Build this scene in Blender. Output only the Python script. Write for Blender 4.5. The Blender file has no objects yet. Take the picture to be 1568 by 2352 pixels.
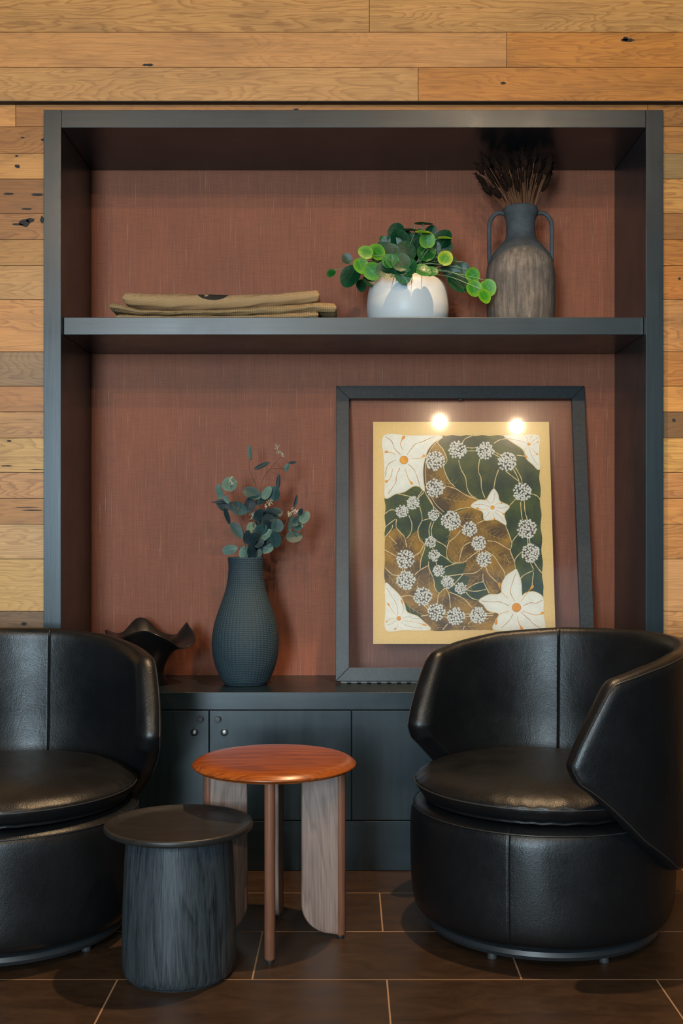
import bpy, math, random
import numpy as np
from mathutils import Vector, Matrix, Euler
random.seed(7)
PI = math.pi
C = bpy.context.scene.collection
scn = bpy.context.scene
# ---------------------------------------------------------------- camera, light, exposure
F, VX, VY, H = 2572.0, 801.0, 1222.0, 1.0136
cam_d = bpy.data.cameras.new('camera'); cam = bpy.data.objects.new('camera', cam_d); C.objects.link(cam)
cam.location = (0, 0, H); cam.rotation_euler = (PI/2, 0, 0)
cam_d.sensor_fit = 'VERTICAL'; cam_d.sensor_height = 36.0; cam_d.sensor_width = 24.0
cam_d.lens = F/2352*36.0
cam_d.shift_x = -(VX-784)/2352; cam_d.shift_y = (VY-1176)/2352
cam_d.clip_start = 0.05
scn.camera = cam
scn.view_settings.view_transform = 'Standard'; scn.view_settings.look = 'None'
scn.view_settings.gamma = 1; scn.view_settings.use_curve_mapping = False
scn.view_settings.exposure = 0.0
w = bpy.data.worlds.new('world'); scn.world = w; w.use_nodes = True
w.node_tree.nodes['Background'].inputs[0].default_value = (0.35, 0.55, 0.7, 1)
w.node_tree.nodes['Background'].inputs[1].default_value = 0.3
CEIL = 3.4
def area(name, loc, rot, sx, sy, power, col):
    l = bpy.data.lights.new(name, 'AREA'); l.shape = 'RECTANGLE'; l.size = sx; l.size_y = sy
    l.energy = power; l.color = col
    o = bpy.data.objects.new(name, l); C.objects.link(o); o.location = loc; o.rotation_euler = rot
    return o
def spot(name, loc, power, col, size=1.9, blend=.5, radius=.035, aim=None):
    l = bpy.data.lights.new(name, 'SPOT'); l.energy = power; l.color = col
    l.spot_size = size; l.spot_blend = blend; l.shadow_soft_size = radius
    o = bpy.data.objects.new(name, l); C.objects.link(o); o.location = loc
    if aim is not None:
        o.rotation_euler = (Vector(aim)-Vector(loc)).to_track_quat('-Z', 'Y').to_euler()
    return o
WCOL = (0.66, 0.87, 1.0)
# daylight through the two windows of the rear wall (panes at y = -3.1)
WZ = {-1.85: (.5, 2.5), .1: (.4, 3.3)}
WIN = [(-1.85, -0.85), (0.1, 2.8)]
area('daylight_left', (-1.35, -3.03, 1.5), (-PI/2, 0, PI), .95, 1.9, 265, WCOL)
area('daylight_right', (1.45, -3.03, 1.85), (-PI/2, 0, PI), 2.65, 2.8, 26, WCOL)
WARM = (1.0, 0.66, 0.36)
LAMPS = [  # x, y, power, aim
    (0.42, 2.70, 270, (0.35, 2.55, 0)),
    (1.22, -0.30, 50, (0.6, 3.3, 1.9)),
    (0.655, -0.22, 50, (-0.4, 3.3, 1.9)),
    (-1.75, -1.60, 110, (-0.4, 3.3, 1.5)),  # unseen fill lamp, added to warm the wall from the left
    (-0.35, -2.30, 110, (0.3, 3.3, 1.5)),  # second added fill lamp, also out of view
]
# ---------------------------------------------------------------- helpers
def X(px, d): return (px-VX)/F*d
def Z(py, d): return H-(py-VY)/F*d
def P(px, py, d): return Vector((X(px, d), d, Z(py, d)))
def tag(o, label=None, cat=None, group=None, kind=None):
    if label: o['label'] = label
    if cat: o['category'] = cat
    if group: o['group'] = group
    if kind: o['kind'] = kind
    return o
def empty(name, loc, rz=0, **k):
    o = bpy.data.objects.new(name, None); C.objects.link(o); o.location = loc; o.rotation_euler = (0, 0, rz)
    o.empty_display_size = .05
    return tag(o, **k)
class MB:
    def __init__(s): s.v = []; s.f = []; s.m = []; s.attr = []
    def add(s, vs, fs, mi=0, at=None):
        b = len(s.v); s.v += [tuple(v) for v in vs]
        for f in fs: s.f.append([b+i for i in f]); s.m.append(mi); s.attr.append(at)
        return s
    def box(s, x0, x1, y0, y1, z0, z1, mi=0, at=None):
        vs = [(x, y, z) for x in (x0, x1) for y in (y0, y1) for z in (z0, z1)]
        return s.add(vs, [(0,1,3,2), (4,6,7,5), (0,4,5,1), (2,3,7,6), (0,2,6,4), (1,5,7,3)], mi, at)
    def lathe(s, prof, n=64, c=(0, 0, 0), fn=None, mi=0):
        vs = []; fs = []; m = len(prof)
        for j in range(n):
            a = 2*PI*j/n
            for i, (r, z) in enumerate(prof):
                rr, zz = (r, z) if fn is None else fn(r, z, a, i)
                vs.append((c[0]+rr*math.cos(a), c[1]+rr*math.sin(a), c[2]+zz))
        for j in range(n):
            k = (j+1) % n
            for i in range(m-1):
                fs.append((j*m+i, k*m+i, k*m+i+1, j*m+i+1))
        return s.add(vs, fs, mi)
    def tube(s, pts, r, n=8, closed=False, mi=0, cap=True):
        pts = [Vector(p) for p in pts]; N = len(pts); vs = []; fs = []
        rr = r if isinstance(r, (list, tuple)) else [r]*N
        up = None
        for i in range(N):
            if closed: t = pts[(i+1) % N]-pts[i-1]
            else: t = pts[min(i+1, N-1)]-pts[max(i-1, 0)]
            t = t.normalized() if t.length > 1e-9 else Vector((0, 0, 1))
            if up is None:
                up = t.orthogonal().normalized()
            else:
                up = (up-t*up.dot(t))
                up = up.normalized() if up.length > 1e-6 else t.orthogonal().normalized()
            sd = t.cross(up)
            for k in range(n):
                a = 2*PI*k/n
                vs.append(pts[i]+(up*math.cos(a)+sd*math.sin(a))*rr[i])
        for i in range(N if closed else N-1):
            j = (i+1) % N
            for k in range(n):
                l = (k+1) % n
                fs.append((i*n+k, i*n+l, j*n+l, j*n+k))
        if cap and not closed:
            fs.append(tuple(range(n))[::-1]); fs.append(tuple((N-1)*n+k for k in range(n)))
        return s.add(vs, fs, mi)
    def ball(s, c, r, n=8, mi=0, sc=(1, 1, 1)):
        prof = [(max(1e-5, math.sin(PI*i/n)), -math.cos(PI*i/n)) for i in range(n+1)]
        vs = []; fs = []; m = n+1; q = n+2
        for j in range(q):
            a = 2*PI*j/q
            for (x, z) in prof: vs.append((c[0]+r*sc[0]*x*math.cos(a), c[1]+r*sc[1]*x*math.sin(a), c[2]+r*sc[2]*z))
        for j in range(q):
            k = (j+1) % q
            for i in range(n): fs.append((j*m+i, k*m+i, k*m+i+1, j*m+i+1))
        return s.add(vs, fs, mi)
    def build(s, name, mats, parent=None, smooth=True, bevel=0, angle=.6, fix=True):
        me = bpy.data.meshes.new(name); me.from_pydata(s.v, [], s.f)
        if not isinstance(mats, (list, tuple)): mats = [mats]
        for m in mats: me.materials.append(m)
        me.polygons.foreach_set('material_index', s.m)
        if any(a is not None for a in s.attr):
            ca = me.color_attributes.new('tone', 'FLOAT_COLOR', 'CORNER')
            sd = me.attributes.new('seed', 'FLOAT', 'FACE')
            for p in me.polygons:
                a = s.attr[p.index] or (.5, .5, .5, 0)
                sd.data[p.index].value = a[3]
                for li in p.loop_indices: ca.data[li].color = (a[0], a[1], a[2], 1)
        if fix:
            import bmesh
            bm = bmesh.new(); bm.from_mesh(me)
            bmesh.ops.remove_doubles(bm, verts=bm.verts, dist=1e-6)
            bmesh.ops.recalc_face_normals(bm, faces=bm.faces); bm.to_mesh(me); bm.free()
        if smooth:
            me.polygons.foreach_set('use_smooth', [True]*len(me.polygons))
            me.set_sharp_from_angle(angle=angle)
        me.update()
        o = bpy.data.objects.new(name, me); C.objects.link(o)
        if parent: o.parent = parent
        if bevel:
            b = o.modifiers.new('bevel', 'BEVEL'); b.width = bevel; b.segments = 2; b.limit_method = 'ANGLE'; b.angle_limit = .7
            b.harden_normals = False
        return o
def crom(pts, n=8, closed=False):
    pts = [Vector(p) for p in pts]; N = len(pts); out = []
    for i in range(N if closed else N-1):
        if closed: a, b, c, d = pts[i-1], pts[i], pts[(i+1) % N], pts[(i+2) % N]
        else: a, b, c, d = pts[max(i-1, 0)], pts[i], pts[i+1], pts[min(i+2, N-1)]
        for k in range(n):
            t = k/n
            out.append(.5*((2*b)+(c-a)*t+(2*a-5*b+4*c-d)*t*t+(3*b-a-3*c+d)*t**3))
    if not closed: out.append(pts[-1])
    return out
def smoothprof(prof, n=5): return [(max(1e-5, p.x), p.y) for p in crom([(r, z, 0) for r, z in prof], n)]
# ---------------------------------------------------------------- materials
class NT:
    def __init__(s, name):
        s.mat = bpy.data.materials.new(name); s.mat.use_nodes = True; s.t = s.mat.node_tree
        s.b = s.t.nodes['Principled BSDF']
    def n(s, kind, **kw):
        nd = s.t.nodes.new('ShaderNode'+kind)
        for k, v in kw.items():
            if hasattr(nd, k): setattr(nd, k, v)
            else: nd.inputs[k.replace('_', ' ')].default_value = v
        return nd
    def l(s, a, b): s.t.links.new(a, b)
    def coord(s, scale=(1, 1, 1), which='Object', loc=(0, 0, 0)):
        tc = s.n('TexCoord'); mp = s.n('Mapping'); s.l(tc.outputs[which], mp.inputs['Vector'])
        mp.inputs['Scale'].default_value = scale; mp.inputs['Location'].default_value = loc
        return mp.outputs[0]
    def noise(s, vec, scale=5, detail=4, rough=.5, dist=0):
        nd = s.n('TexNoise'); nd.inputs['Scale'].default_value = scale; nd.inputs['Detail'].default_value = detail
        nd.inputs['Roughness'].default_value = rough; nd.inputs['Distortion'].default_value = dist
        s.l(vec, nd.inputs['Vector']); return nd.outputs['Fac']
    def ramp(s, fac, stops):
        r = s.n('ValToRGB'); e = r.color_ramp.elements
        while len(e) < len(stops): e.new(.5)
        for i, (p, c) in enumerate(stops):
            e[i].position = p; e[i].color = (c, c, c, 1) if isinstance(c, (int, float)) else (*c, 1)
        s.l(fac, r.inputs[0]); return r.outputs[0]
    def mix(s, fac, a, b, mode='MIX'):
        m = s.n('Mix'); m.data_type = 'RGBA'; m.blend_type = mode
        for sock, val in ((m.inputs[0], fac), (m.inputs[6], a), (m.inputs[7], b)):
            if isinstance(val, (int, float)): sock.default_value = val
            elif isinstance(val, tuple): sock.default_value = (*val, 1)
            else: s.l(val, sock)
        return m.outputs[2]
    def math(s, op, a, b=None, c=None):
        m = s.n('Math'); m.operation = op
        for i, v in enumerate((a, b, c)):
            if v is None: continue
            if isinstance(v, (int, float)): m.inputs[i].default_value = v
            else: s.l(v, m.inputs[i])
        return m.outputs[0]
    def bump(s, h, strength=.3, dist=.002, prev=None):
        b = s.n('Bump'); b.inputs['Strength'].default_value = strength; b.inputs['Distance'].default_value = dist
        s.l(h, b.inputs['Height'])
        if prev is not None: s.l(prev, b.inputs['Normal'])
        return b.outputs[0]
    def set(s, color=None, rough=None, normal=None, **kw):
        for key, val in (('Base Color', color), ('Roughness', rough), ('Normal', normal)):
            if val is None: continue
            if isinstance(val, tuple): s.b.inputs[key].default_value = (*val, 1)
            elif isinstance(val, (int, float)): s.b.inputs[key].default_value = val
            else: s.l(val, s.b.inputs[key])
        for k, v in kw.items(): s.b.inputs[k.replace('_', ' ')].default_value = v
        return s.mat
M = {}
def simple(name, col, rough=.5, metal=0, **kw):
    n = NT(name); return n.set(col, rough, Metallic=metal, **kw)
def m_planks():
    n = NT('reclaimed_timber')
    at = n.n('Attribute', attribute_name='tone'); sd = n.n('Attribute', attribute_name='seed')
    tc = n.n('TexCoord')
    cmb = n.n('CombineXYZ'); n.l(sd.outputs['Fac'], cmb.inputs[0]); n.l(sd.outputs['Fac'], cmb.inputs[1]); n.l(sd.outputs['Fac'], cmb.inputs[2])
    ad = n.n('VectorMath'); ad.operation = 'ADD'; n.l(tc.outputs['Object'], ad.inputs[0]); n.l(cmb.outputs[0], ad.inputs[1])
    mp = n.n('Mapping'); n.l(ad.outputs[0], mp.inputs[0]); mp.inputs['Scale'].default_value = (1.5, 1, 9.5)
    f = n.noise(mp.outputs[0], 1.0, 3, .45, .25)
    wob = n.noise(mp.outputs[0], 9, 4, .6)
    f2 = n.math('MULTIPLY_ADD', wob, .045, f)
    rings = n.math('FRACT', n.math('MULTIPLY', f2, 27))
    rings = n.ramp(rings, [(0, .35), (.12, .95), (.65, .75), (.95, .15), (1, .35)])
    mp2 = n.n('Mapping'); n.l(ad.outputs[0], mp2.inputs[0]); mp2.inputs['Scale'].default_value = (6, 1, 260)
    fib = n.noise(mp2.outputs[0], 1.0, 5, .65)
    mp3 = n.n('Mapping'); n.l(ad.outputs[0], mp3.inputs[0]); mp3.inputs['Scale'].default_value = (2, 1, 7)
    blot = n.noise(mp3.outputs[0], 1.6, 5, .6)
    # strength of rings varies from plank to plank
    rs = n.math('FRACT', n.math('MULTIPLY', sd.outputs['Fac'], 7.31))
    rs = n.math('MULTIPLY_ADD', rs, .6, .35)
    dark = n.mix(1.0, at.outputs['Color'], (.52, .40, .28), 'MULTIPLY')
    inv = n.math('MULTIPLY', n.math('SUBTRACT', 1.0, rings), rs)
    c = n.mix(inv, at.outputs['Color'], dark)
    fr = n.ramp(fib, [(.3, .74), (.62, 1.06)])
    c = n.mix(1.0, c, fr, 'MULTIPLY')
    br = n.ramp(blot, [(.25, .66), (.5, 1.0), (.75, 1.12)])
    c = n.mix(.9, c, br, 'MULTIPLY')
    nb = n.bump(fib, .25, .001)
    return n.set(c, .48, nb)
M['planks'] = m_planks()
M['knot'] = simple('timber_knot_and_shade', (.022, .014, .010), .7)
def m_charcoal(name, col, rough, grain=(40, 40, 2.5), amt=.25, spec=.5):
    sp_ = spec
    n = NT(name); v = n.coord(grain)
    a = n.noise(v, 1.5, 5, .6); b = n.noise(n.coord((3, 3, 3)), 2, 4, .6)
    c = n.mix(n.ramp(a, [(.35, 0), (.7, 1)]), tuple(x*(1-amt) for x in col), tuple(x*(1+amt) for x in col))
    r = n.math('ADD', n.math('MULTIPLY', b, .22), rough-.11)
    return n.set(c, r, n.bump(a, .12, .001), Specular_IOR_Level=sp_)
M['charcoal'] = m_charcoal('charcoal_stained_wood', (.0075, .0175, .0235), .31, spec=.6)
M['charcoal_h'] = m_charcoal('charcoal_stained_board', (.0075, .0175, .0235), .31, (2.5, 40, 40), spec=.6)
M['picture_frame'] = m_charcoal('blackened_oak', (.012, .020, .026), .40, (60, 60, 60), .4)
def m_grass():
    n = NT('terracotta_grasscloth')
    v = n.coord((900, 1, 9)); a = n.noise(v, 1, 3, .6)
    s1 = n.noise(n.coord((420, 1, 7)), 1, 2, .5); h = n.noise(n.coord((25, 1, 700)), 1, 3, .6)
    big = n.noise(n.coord((3, 1, 2)), 1.4, 4, .6)
    c = n.mix(n.ramp(a, [(.3, 0), (.7, 1)]), (.215, .056, .020), (.345, .094, .034))
    c = n.mix(n.math('MULTIPLY', n.ramp(h, [(.45, 0), (.7, 1)]), .35), c, (.10, .032, .02))
    c = n.mix(n.math('MULTIPLY', n.ramp(s1, [(.66, 0), (.76, 1)]), .6), c, (.48, .24, .15))
    c = n.mix(.8, c, n.ramp(big, [(.3, .86), (.7, 1.1)]), 'MULTIPLY')
    return n.set(c, .62, n.bump(n.math('ADD', a, h), .35, .0008))
M['grasscloth'] = m_grass()
def m_floor():
    n = NT('brown_porcelain_tile')
    tc = n.n('TexCoord'); mp = n.n('Mapping'); n.l(tc.outputs['Object'], mp.inputs[0])
    br = n.n('TexBrick'); br.offset = .5; br.offset_frequency = 2; br.squash = 1
    mp.inputs['Location'].default_value = (-.086+.61*8, -2.543+.305*14, 0)
    br.inputs['Scale'].default_value = 1; br.inputs['Brick Width'].default_value = .61; br.inputs['Row Height'].default_value = .3045
    br.inputs['Mortar Size'].default_value = .0021; br.inputs['Mortar Smooth'].default_value = .2; br.inputs['Bias'].default_value = 0
    n.l(mp.outputs[0], br.inputs['Vector'])
    a = n.noise(n.coord((4, 9, 4)), 2.2, 6, .65, .6); sp = n.noise(n.coord((60, 60, 60)), 3, 2, .5)
    c1 = n.mix(n.ramp(a, [(.3, 0), (.75, 1)]), (.028, .015, .008), (.060, .031, .015))
    c1 = n.mix(n.ramp(sp, [(.74, 0), (.78, .5)]), c1, (.3, .2, .12))
    bri = n.ramp(br.outputs['Color'], [(0, .92), (1, 1.08)])
    c1 = n.mix(.5, c1, bri, 'MULTIPLY')
    c = n.mix(br.outputs['Fac'], c1, (.34, .20, .11))
    r = n.mix(br.outputs['Fac'], n.ramp(a, [(.3, .33), (.7, .46)]), (.8, .8, .8))
    hh = n.math('SUBTRACT', 1.0, br.outputs['Fac'])
    return n.set(c, r, n.bump(hh, .4, .0012, n.bump(a, .05, .002)))
M['floor'] = m_floor()
def m_leather():
    n = NT('black_leather')
    v = n.coord((1, 1, 1)); cells = n.n('TexVoronoi'); cells.inputs['Scale'].default_value = 420; n.l(v, cells.inputs['Vector'])
    fine = n.noise(v, 160, 4, .6); big = n.noise(n.coord((1, 1, .6)), 7, 5, .55, .3)
    b = n.bump(cells.outputs['Distance'], .25, .0008); b = n.bump(fine, .3, .0012, b); b = n.bump(big, .35, .008, b)
    r = n.ramp(n.noise(v, 9, 5, .65), [(.3, .30), (.7, .46)])
    return n.set((.0048, .0056, .0064), r, b, Specular_IOR_Level=.5)
M['leather'] = m_leather()
M['stitch'] = simple('leather_piping', (.03, .028, .026), .45)
M['black_metal'] = simple('black_powder_coat', (.018, .021, .024), .38)
M['steel'] = simple('lock_steel', (.35, .37, .38), .3, 1)
M['glide'] = simple('grey_plastic_glide', (.05, .05, .05), .5)
def m_wood(name, c0, c1, sc=(3, 26, 26), rough=.35, rings=9, fine=(8, 200, 200), bumpk=.15):
    n = NT(name); f = n.noise(n.coord(sc), .8, 4, .55, .5)
    rg = n.ramp(n.math('FRACT', n.math('MULTIPLY', f, rings)), [(0, .2), (.2, 1), (.7, .7), (1, .1)])
    fb = n.noise(n.coord(fine), 1, 4, .6)
    k = n.math('ADD', n.math('MULTIPLY', rg, .55), n.math('MULTIPLY', n.ramp(fb, [(.35, 0), (.65, 1)]), .45))
    c = n.mix(k, c0, c1)
    return n.set(c, rough, n.bump(fb, bumpk, .0006))
M['table_top'] = m_wood('oiled_walnut_top', (.10, .018, .004), (.40, .095, .014), (1.6, 14, 14), .30, 8, (5, 170, 170))
M['table_leg'] = m_wood('walnut_leg', (.13, .075, .055), (.30, .20, .155), (10, 10, 1.3), .42, 12, (260, 260, 7))
M['spine'] = m_wood('walnut_edge', (.15, .06, .035), (.24, .10, .055), (20, 20, 2), .40, 4, (200, 200, 6))
M['black_wood'] = m_wood('blackened_wood', (.004, .005, .006), (.050, .062, .070), (16, 16, 1.2), .36, 10, (300, 300, 13), 1.0)
M['black_top'] = m_wood('blackened_wood_top', (.012, .011, .010), (.022, .020, .018), (2, 20, 20), .42, 8, (5, 120, 120), .3)
M['print_white'] = simple('white', (.82, .78, .70), .6)
def m_vase():
    n = NT('matte_blue_black_stoneware')
    tc = n.n('TexCoord'); sp = n.n('SeparateXYZ'); n.l(tc.outputs['Object'], sp.inputs[0])
    ang = n.math('ARCTAN2', sp.outputs['Y'], sp.outputs['X'])
    wob = n.noise(n.coord((1, 1, 1)), 30, 2, .5)
    u = n.math('MULTIPLY_ADD', wob, 1.2, n.math('MULTIPLY', ang, 26)); vv = n.math('MULTIPLY_ADD', wob, 1.5, n.math('MULTIPLY', sp.outputs['Z'], 560))
    a = n.math('MULTIPLY', n.math('ABSOLUTE', n.math('SINE', u)), n.math('ABSOLUTE', n.math('SINE', vv)))
    nz = n.noise(n.coord((1, 1, 1)), 120, 3, .6)
    c = n.mix(nz, (.018, .038, .050), (.028, .055, .070))
    return n.set(c, .72, n.bump(nz, .3, .001, n.bump(a, .75, .0018)))
M['vase'] = m_vase()
def m_amphora():
    n = NT('weathered_clay')
    tc = n.n('TexCoord'); sp = n.n('SeparateXYZ'); n.l(tc.outputs['Object'], sp.inputs[0])
    st = n.noise(n.coord((75, 75, 8)), 1, 5, .7); bl = n.noise(n.coord((1, 1, 1)), 11, 5, .7); gr = n.noise(n.coord((1, 1, 1)), 190, 3, .7)
    x2 = n.math('MULTIPLY', n.math('MULTIPLY', sp.outputs['X'], sp.outputs['X']), 4.1)
    lim = n.math('ADD', n.math('ADD', sp.outputs['Z'], x2), n.math('MULTIPLY', st, .012))
    mask = n.ramp(n.math('MULTIPLY', n.math('SUBTRACT', .251, lim), 70), [(0, 0), (1, 1)])
    clay = n.mix(n.ramp(st, [(.35, 0), (.72, 1)]), (.075, .062, .052), (.30, .25, .21))
    clay = n.mix(n.ramp(bl, [(.35, .75), (.65, 0)]), clay, (.065, .060, .056))
    slate = n.mix(n.ramp(bl, [(.3, 0), (.7, 1)]), (.030, .037, .042), (.085, .10, .112))
    c = n.mix(mask, slate, clay)
    c = n.mix(.35, c, n.ramp(gr, [(.3, .55), (.7, 1.3)]), 'MULTIPLY')
    return n.set(c, .78, n.bump(gr, .4, .0012))
M['amphora'] = m_amphora()
M['pot'] = simple('white_glazed_ceramic', (.60, .64, .66), .42)
M['soil'] = simple('potting_soil', (.02, .014, .01), .9)
def m_leaf(name, inner, outer, rough, vein):
    n = NT(name); tc = n.n('TexCoord'); sp = n.n('SeparateXYZ'); n.l(tc.outputs['Object'], sp.inputs[0])
    dx = sp.outputs['X']; dy = n.math('SUBTRACT', sp.outputs['Y'], 1.0)
    r = n.math('SQRT', n.math('ADD', n.math('MULTIPLY', dx, dx), n.math('MULTIPLY', dy, dy)))
    nz = n.noise(n.coord((1, 1, 1)), 3, 3, .6)
    f = n.ramp(n.math('MULTIPLY_ADD', nz, .5, n.math('SUBTRACT', r, .25)), [(.45, 0), (.95, 1)])
    c = n.mix(f, inner, outer)
    mid = n.ramp(n.math('ABSOLUTE', dx), [(0, 1), (.045, 0)])
    c = n.mix(n.math('MULTIPLY', mid, .7), c, vein)
    return n.set(c, rough, n.bump(nz, .1, .01), Specular_IOR_Level=.35)
M['leaf_dark'] = m_leaf('dark_waxy_leaf', (.002, .032, .011), (.004, .052, .018), .36, (.03, .10, .04))
M['leaf_mid'] = m_leaf('green_waxy_leaf', (.008, .075, .012), (.020, .13, .02), .30, (.08, .2, .06))
M['leaf_bright'] = m_leaf('bright_green_leaf', (.018, .17, .008), (.11, .29, .012), .42, (.16, .32, .05))
M['leaf_yellow'] = m_leaf('yellow_green_leaf', (.04, .20, .01), (.26, .34, .02), .42, (.2, .3, .06))
M['stem_green'] = simple('pale_green_stem', (.16, .26, .13), .5)
M['euc_l'] = m_leaf('pale_eucalyptus_leaf', (.060, .125, .10), (.080, .155, .125), .55, (.16, .25, .2))
M['euc_m'] = m_leaf('blue_green_eucalyptus_leaf', (.018, .052, .053), (.026, .068, .066), .50, (.07, .13, .13))
M['euc_d'] = m_leaf('dark_eucalyptus_leaf', (.009, .022, .026), (.012, .030, .034), .5, (.03, .06, .07))
M['twig'] = simple('brown_twig', (.10, .055, .035), .6)
M['berry'] = simple('cream_seed', (.55, .50, .36), .5)
M['dry_stem'] = simple('dry_grass_stem', (.20, .095, .045), .6)
M['dry_head'] = simple('dark_seed_head', (.016, .008, .005), .9, Specular_IOR_Level=.1)
def m_burlap(name, c0, c1, sc, printed=False, strength=.8):
    n = NT(name); tc = n.n('TexCoord'); sp = n.n('SeparateXYZ'); n.l(tc.outputs['Object'], sp.inputs[0])
    nz = n.noise(n.coord((1, 1, 1)), 60, 3, .6)
    wx = n.math('MULTIPLY_ADD', nz, 3.0, n.math('MULTIPLY', sp.outputs['X'], sc)); s2 = n.math('MULTIPLY_ADD', nz, 3.0, n.math('MULTIPLY', n.math('SUBTRACT', sp.outputs['Z'], sp.outputs['Y']), sc))
    a = n.math('MULTIPLY', n.math('ABSOLUTE', n.math('SINE', wx)), n.math('ABSOLUTE', n.math('SINE', s2)))
    g = n.noise(n.coord((1, 1, 1)), 260, 3, .7); fl = n.noise(n.coord((1, 1, 1)), 22, 3, .6)
    c = n.mix(n.math('ADD', n.math('MULTIPLY', a, .6), n.math('MULTIPLY', g, .4)), c0, c1)
    c = n.mix(n.math('MULTIPLY', n.ramp(fl, [(.70, 0), (.76, 1)]), .6), c, (.06, .04, .02))
    if printed:
        x0, z0 = X(487, 3.42)-X(505, 3.5), .0885
        dx = n.math('SUBTRACT', sp.outputs['X'], x0); dz = n.math('SUBTRACT', sp.outputs['Z'], z0)
        d = n.math('SQRT', n.math('ADD', n.math('MULTIPLY', dx, dx), n.math('MULTIPLY', n.math('MULTIPLY', dz, dz), 3.7)))
        disc = n.math('LESS_THAN', d, .048)
        # leaf emblem: five-pointed rosette
        ex = n.math('SUBTRACT', dx, -.020); ez = n.math('SUBTRACT', dz, -.0075)
        er = n.math('SQRT', n.math('ADD', n.math('MULTIPLY', ex, ex), n.math('MULTIPLY', ez, ez)))
        ea = n.math('ARCTAN2', ez, ex)
        star = n.math('LESS_THAN', er, n.math('MULTIPLY_ADD', n.math('ABSOLUTE', n.math('SINE', n.math('MULTIPLY', ea, 2.5))), .0045, .0032))
        ax = n.math('SUBTRACT', dx, .008); az = n.math('SUBTRACT', dz, .004)
        ar = n.math('SQRT', n.math('ADD', n.math('MULTIPLY', ax, ax), n.math('MULTIPLY', n.math('MULTIPLY', az, az), 3)))
        arc = n.math('MULTIPLY', n.math('LESS_THAN', ar, .016), n.math('GREATER_THAN', ar, .0125))
        k = n.math('MULTIPLY', disc, n.math('SUBTRACT', 1.0, n.math('MAXIMUM', star, arc)))
        c = n.mix(n.math('MULTIPLY', k, .95), c, (.012, .012, .013))
    return n.set(c, .9, n.bump(g, .4, .001, n.bump(a, strength, .0015)))
M['burlap_fine'] = m_burlap('tan_burlap_with_print', (.33, .19, .085), (.62, .39, .19), 900, True, .5)
M['burlap_coarse'] = m_burlap('coarse_brown_burlap', (.20, .12, .05), (.52, .34, .16), 480)
M['ruffle'] = simple('glossy_black_resin', (.010, .010, .011), .34)
def m_glass():
    n = NT('picture_glass'); t = n.t
    tr = n.n('BsdfTransparent'); gl = n.n('BsdfGlossy'); gl.inputs['Roughness'].default_value = .05
    g2 = n.n('BsdfGlossy'); g2.inputs['Roughness'].default_value = .17
    fr = n.n('Fresnel'); fr.inputs['IOR'].default_value = 1.5
    mg = n.n('MixShader'); mg.inputs[0].default_value = .5; n.l(gl.outputs[0], mg.inputs[1]); n.l(g2.outputs[0], mg.inputs[2])
    ms = n.n('MixShader'); n.l(fr.outputs[0], ms.inputs[0]); n.l(tr.outputs[0], ms.inputs[1]); n.l(mg.outputs[0], ms.inputs[2])
    n.l(ms.outputs[0], t.nodes['Material Output'].inputs['Surface'])
    return n.mat
M['glass'] = m_glass()
def m_art(name, c0, c1, scale=7, r=.6):
    n = NT(name); f = n.noise(n.coord((1, 1, 1)), scale, 3, .5); g = n.noise(n.coord((1, 1, 1)), 500, 2, .6)
    c = n.mix(n.ramp(f, [(.36, 0), (.66, 1)]), c0, c1)
    return n.set(n.mix(.25, c, n.ramp(g, [(.3, .6), (.7, 1.3)]), 'MULTIPLY'), r)
M['art_cream'] = m_art('poster_paper', (.80, .53, .19), (.84, .56, .21), 3)
M['art_green'] = m_art('printed_green', (.010, .034, .014), (.075, .095, .010), 15)
M['art_brown'] = m_art('printed_ochre', (.10, .045, .010), (.42, .20, .012), 15)
M['art_white'] = m_art('printed_white', (.80, .74, .62), (.86, .80, .68), 60)
M['art_line'] = simple('printed_cream_line', (.78, .55, .25), .6)
M['art_orange'] = m_art('printed_orange', (.72, .24, .006), (.88, .40, .02), 40)
M['art_rust'] = simple('printed_rust', (.50, .17, .015), .6)
M['art_dark'] = simple('printed_dark_vein', (.012, .018, .008), .6)
M['art_gold'] = simple('printed_gold_vein', (.58, .34, .07), .6)
M['art_umber'] = simple('printed_umber', (.08, .04, .015), .6)
M['plaster'] = simple('dark_plaster', (.04, .04, .042), .9)
M['ceiling_paint'] = simple('ceiling_paint', (.05, .05, .05), .9)
def emit(name, col, st):
    n = NT(name); n.b.inputs['Emission Color'].default_value = (*col, 1); n.b.inputs['Emission Strength'].default_value = st
    n.b.inputs['Base Color'].default_value = (0, 0, 0, 1); return n.mat
M['lamp_dim'] = emit('dim_lamp_lens', (1, .72, .42), 28)
M['lamp_glow'] = emit('lamp_lens', (1, .72, .42), 75)
# ---------------------------------------------------------------- structure
D0 = 3.347; DB = 3.744; DW = 3.374
zf = lambda py: Z(py, D0)
XL, XR = -3.2, 3.4; YR = -3.1
o = MB().box(XL, XR, YR-.2, DB+.25, -.05, 0).build('floor', M['floor'], smooth=False); tag(o, kind='structure')
o = MB().box(XL, XR, YR-.2, DB+.25, CEIL, CEIL+.05).build('ceiling', M['ceiling_paint'], smooth=False); tag(o, kind='structure')
o = MB().box(XL-.1, XL, YR-.2, DB+.25, 0, CEIL).build('wall_left', M['plaster'], smooth=False); tag(o, kind='structure')
o = MB().box(XR, XR+.1, YR-.2, DB+.25, 0, CEIL).build('wall_right', M['plaster'], smooth=False); tag(o, kind='structure')
mb = MB(); ys = (YR-.08, YR); xs = [XL]
for a, b in WIN:
    mb.box(xs[-1], a, *ys, 0, CEIL); lo_, hi_ = WZ[a]; mb.box(a, b, *ys, 0, lo_); mb.box(a, b, *ys, hi_, CEIL); xs.append(b)
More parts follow.
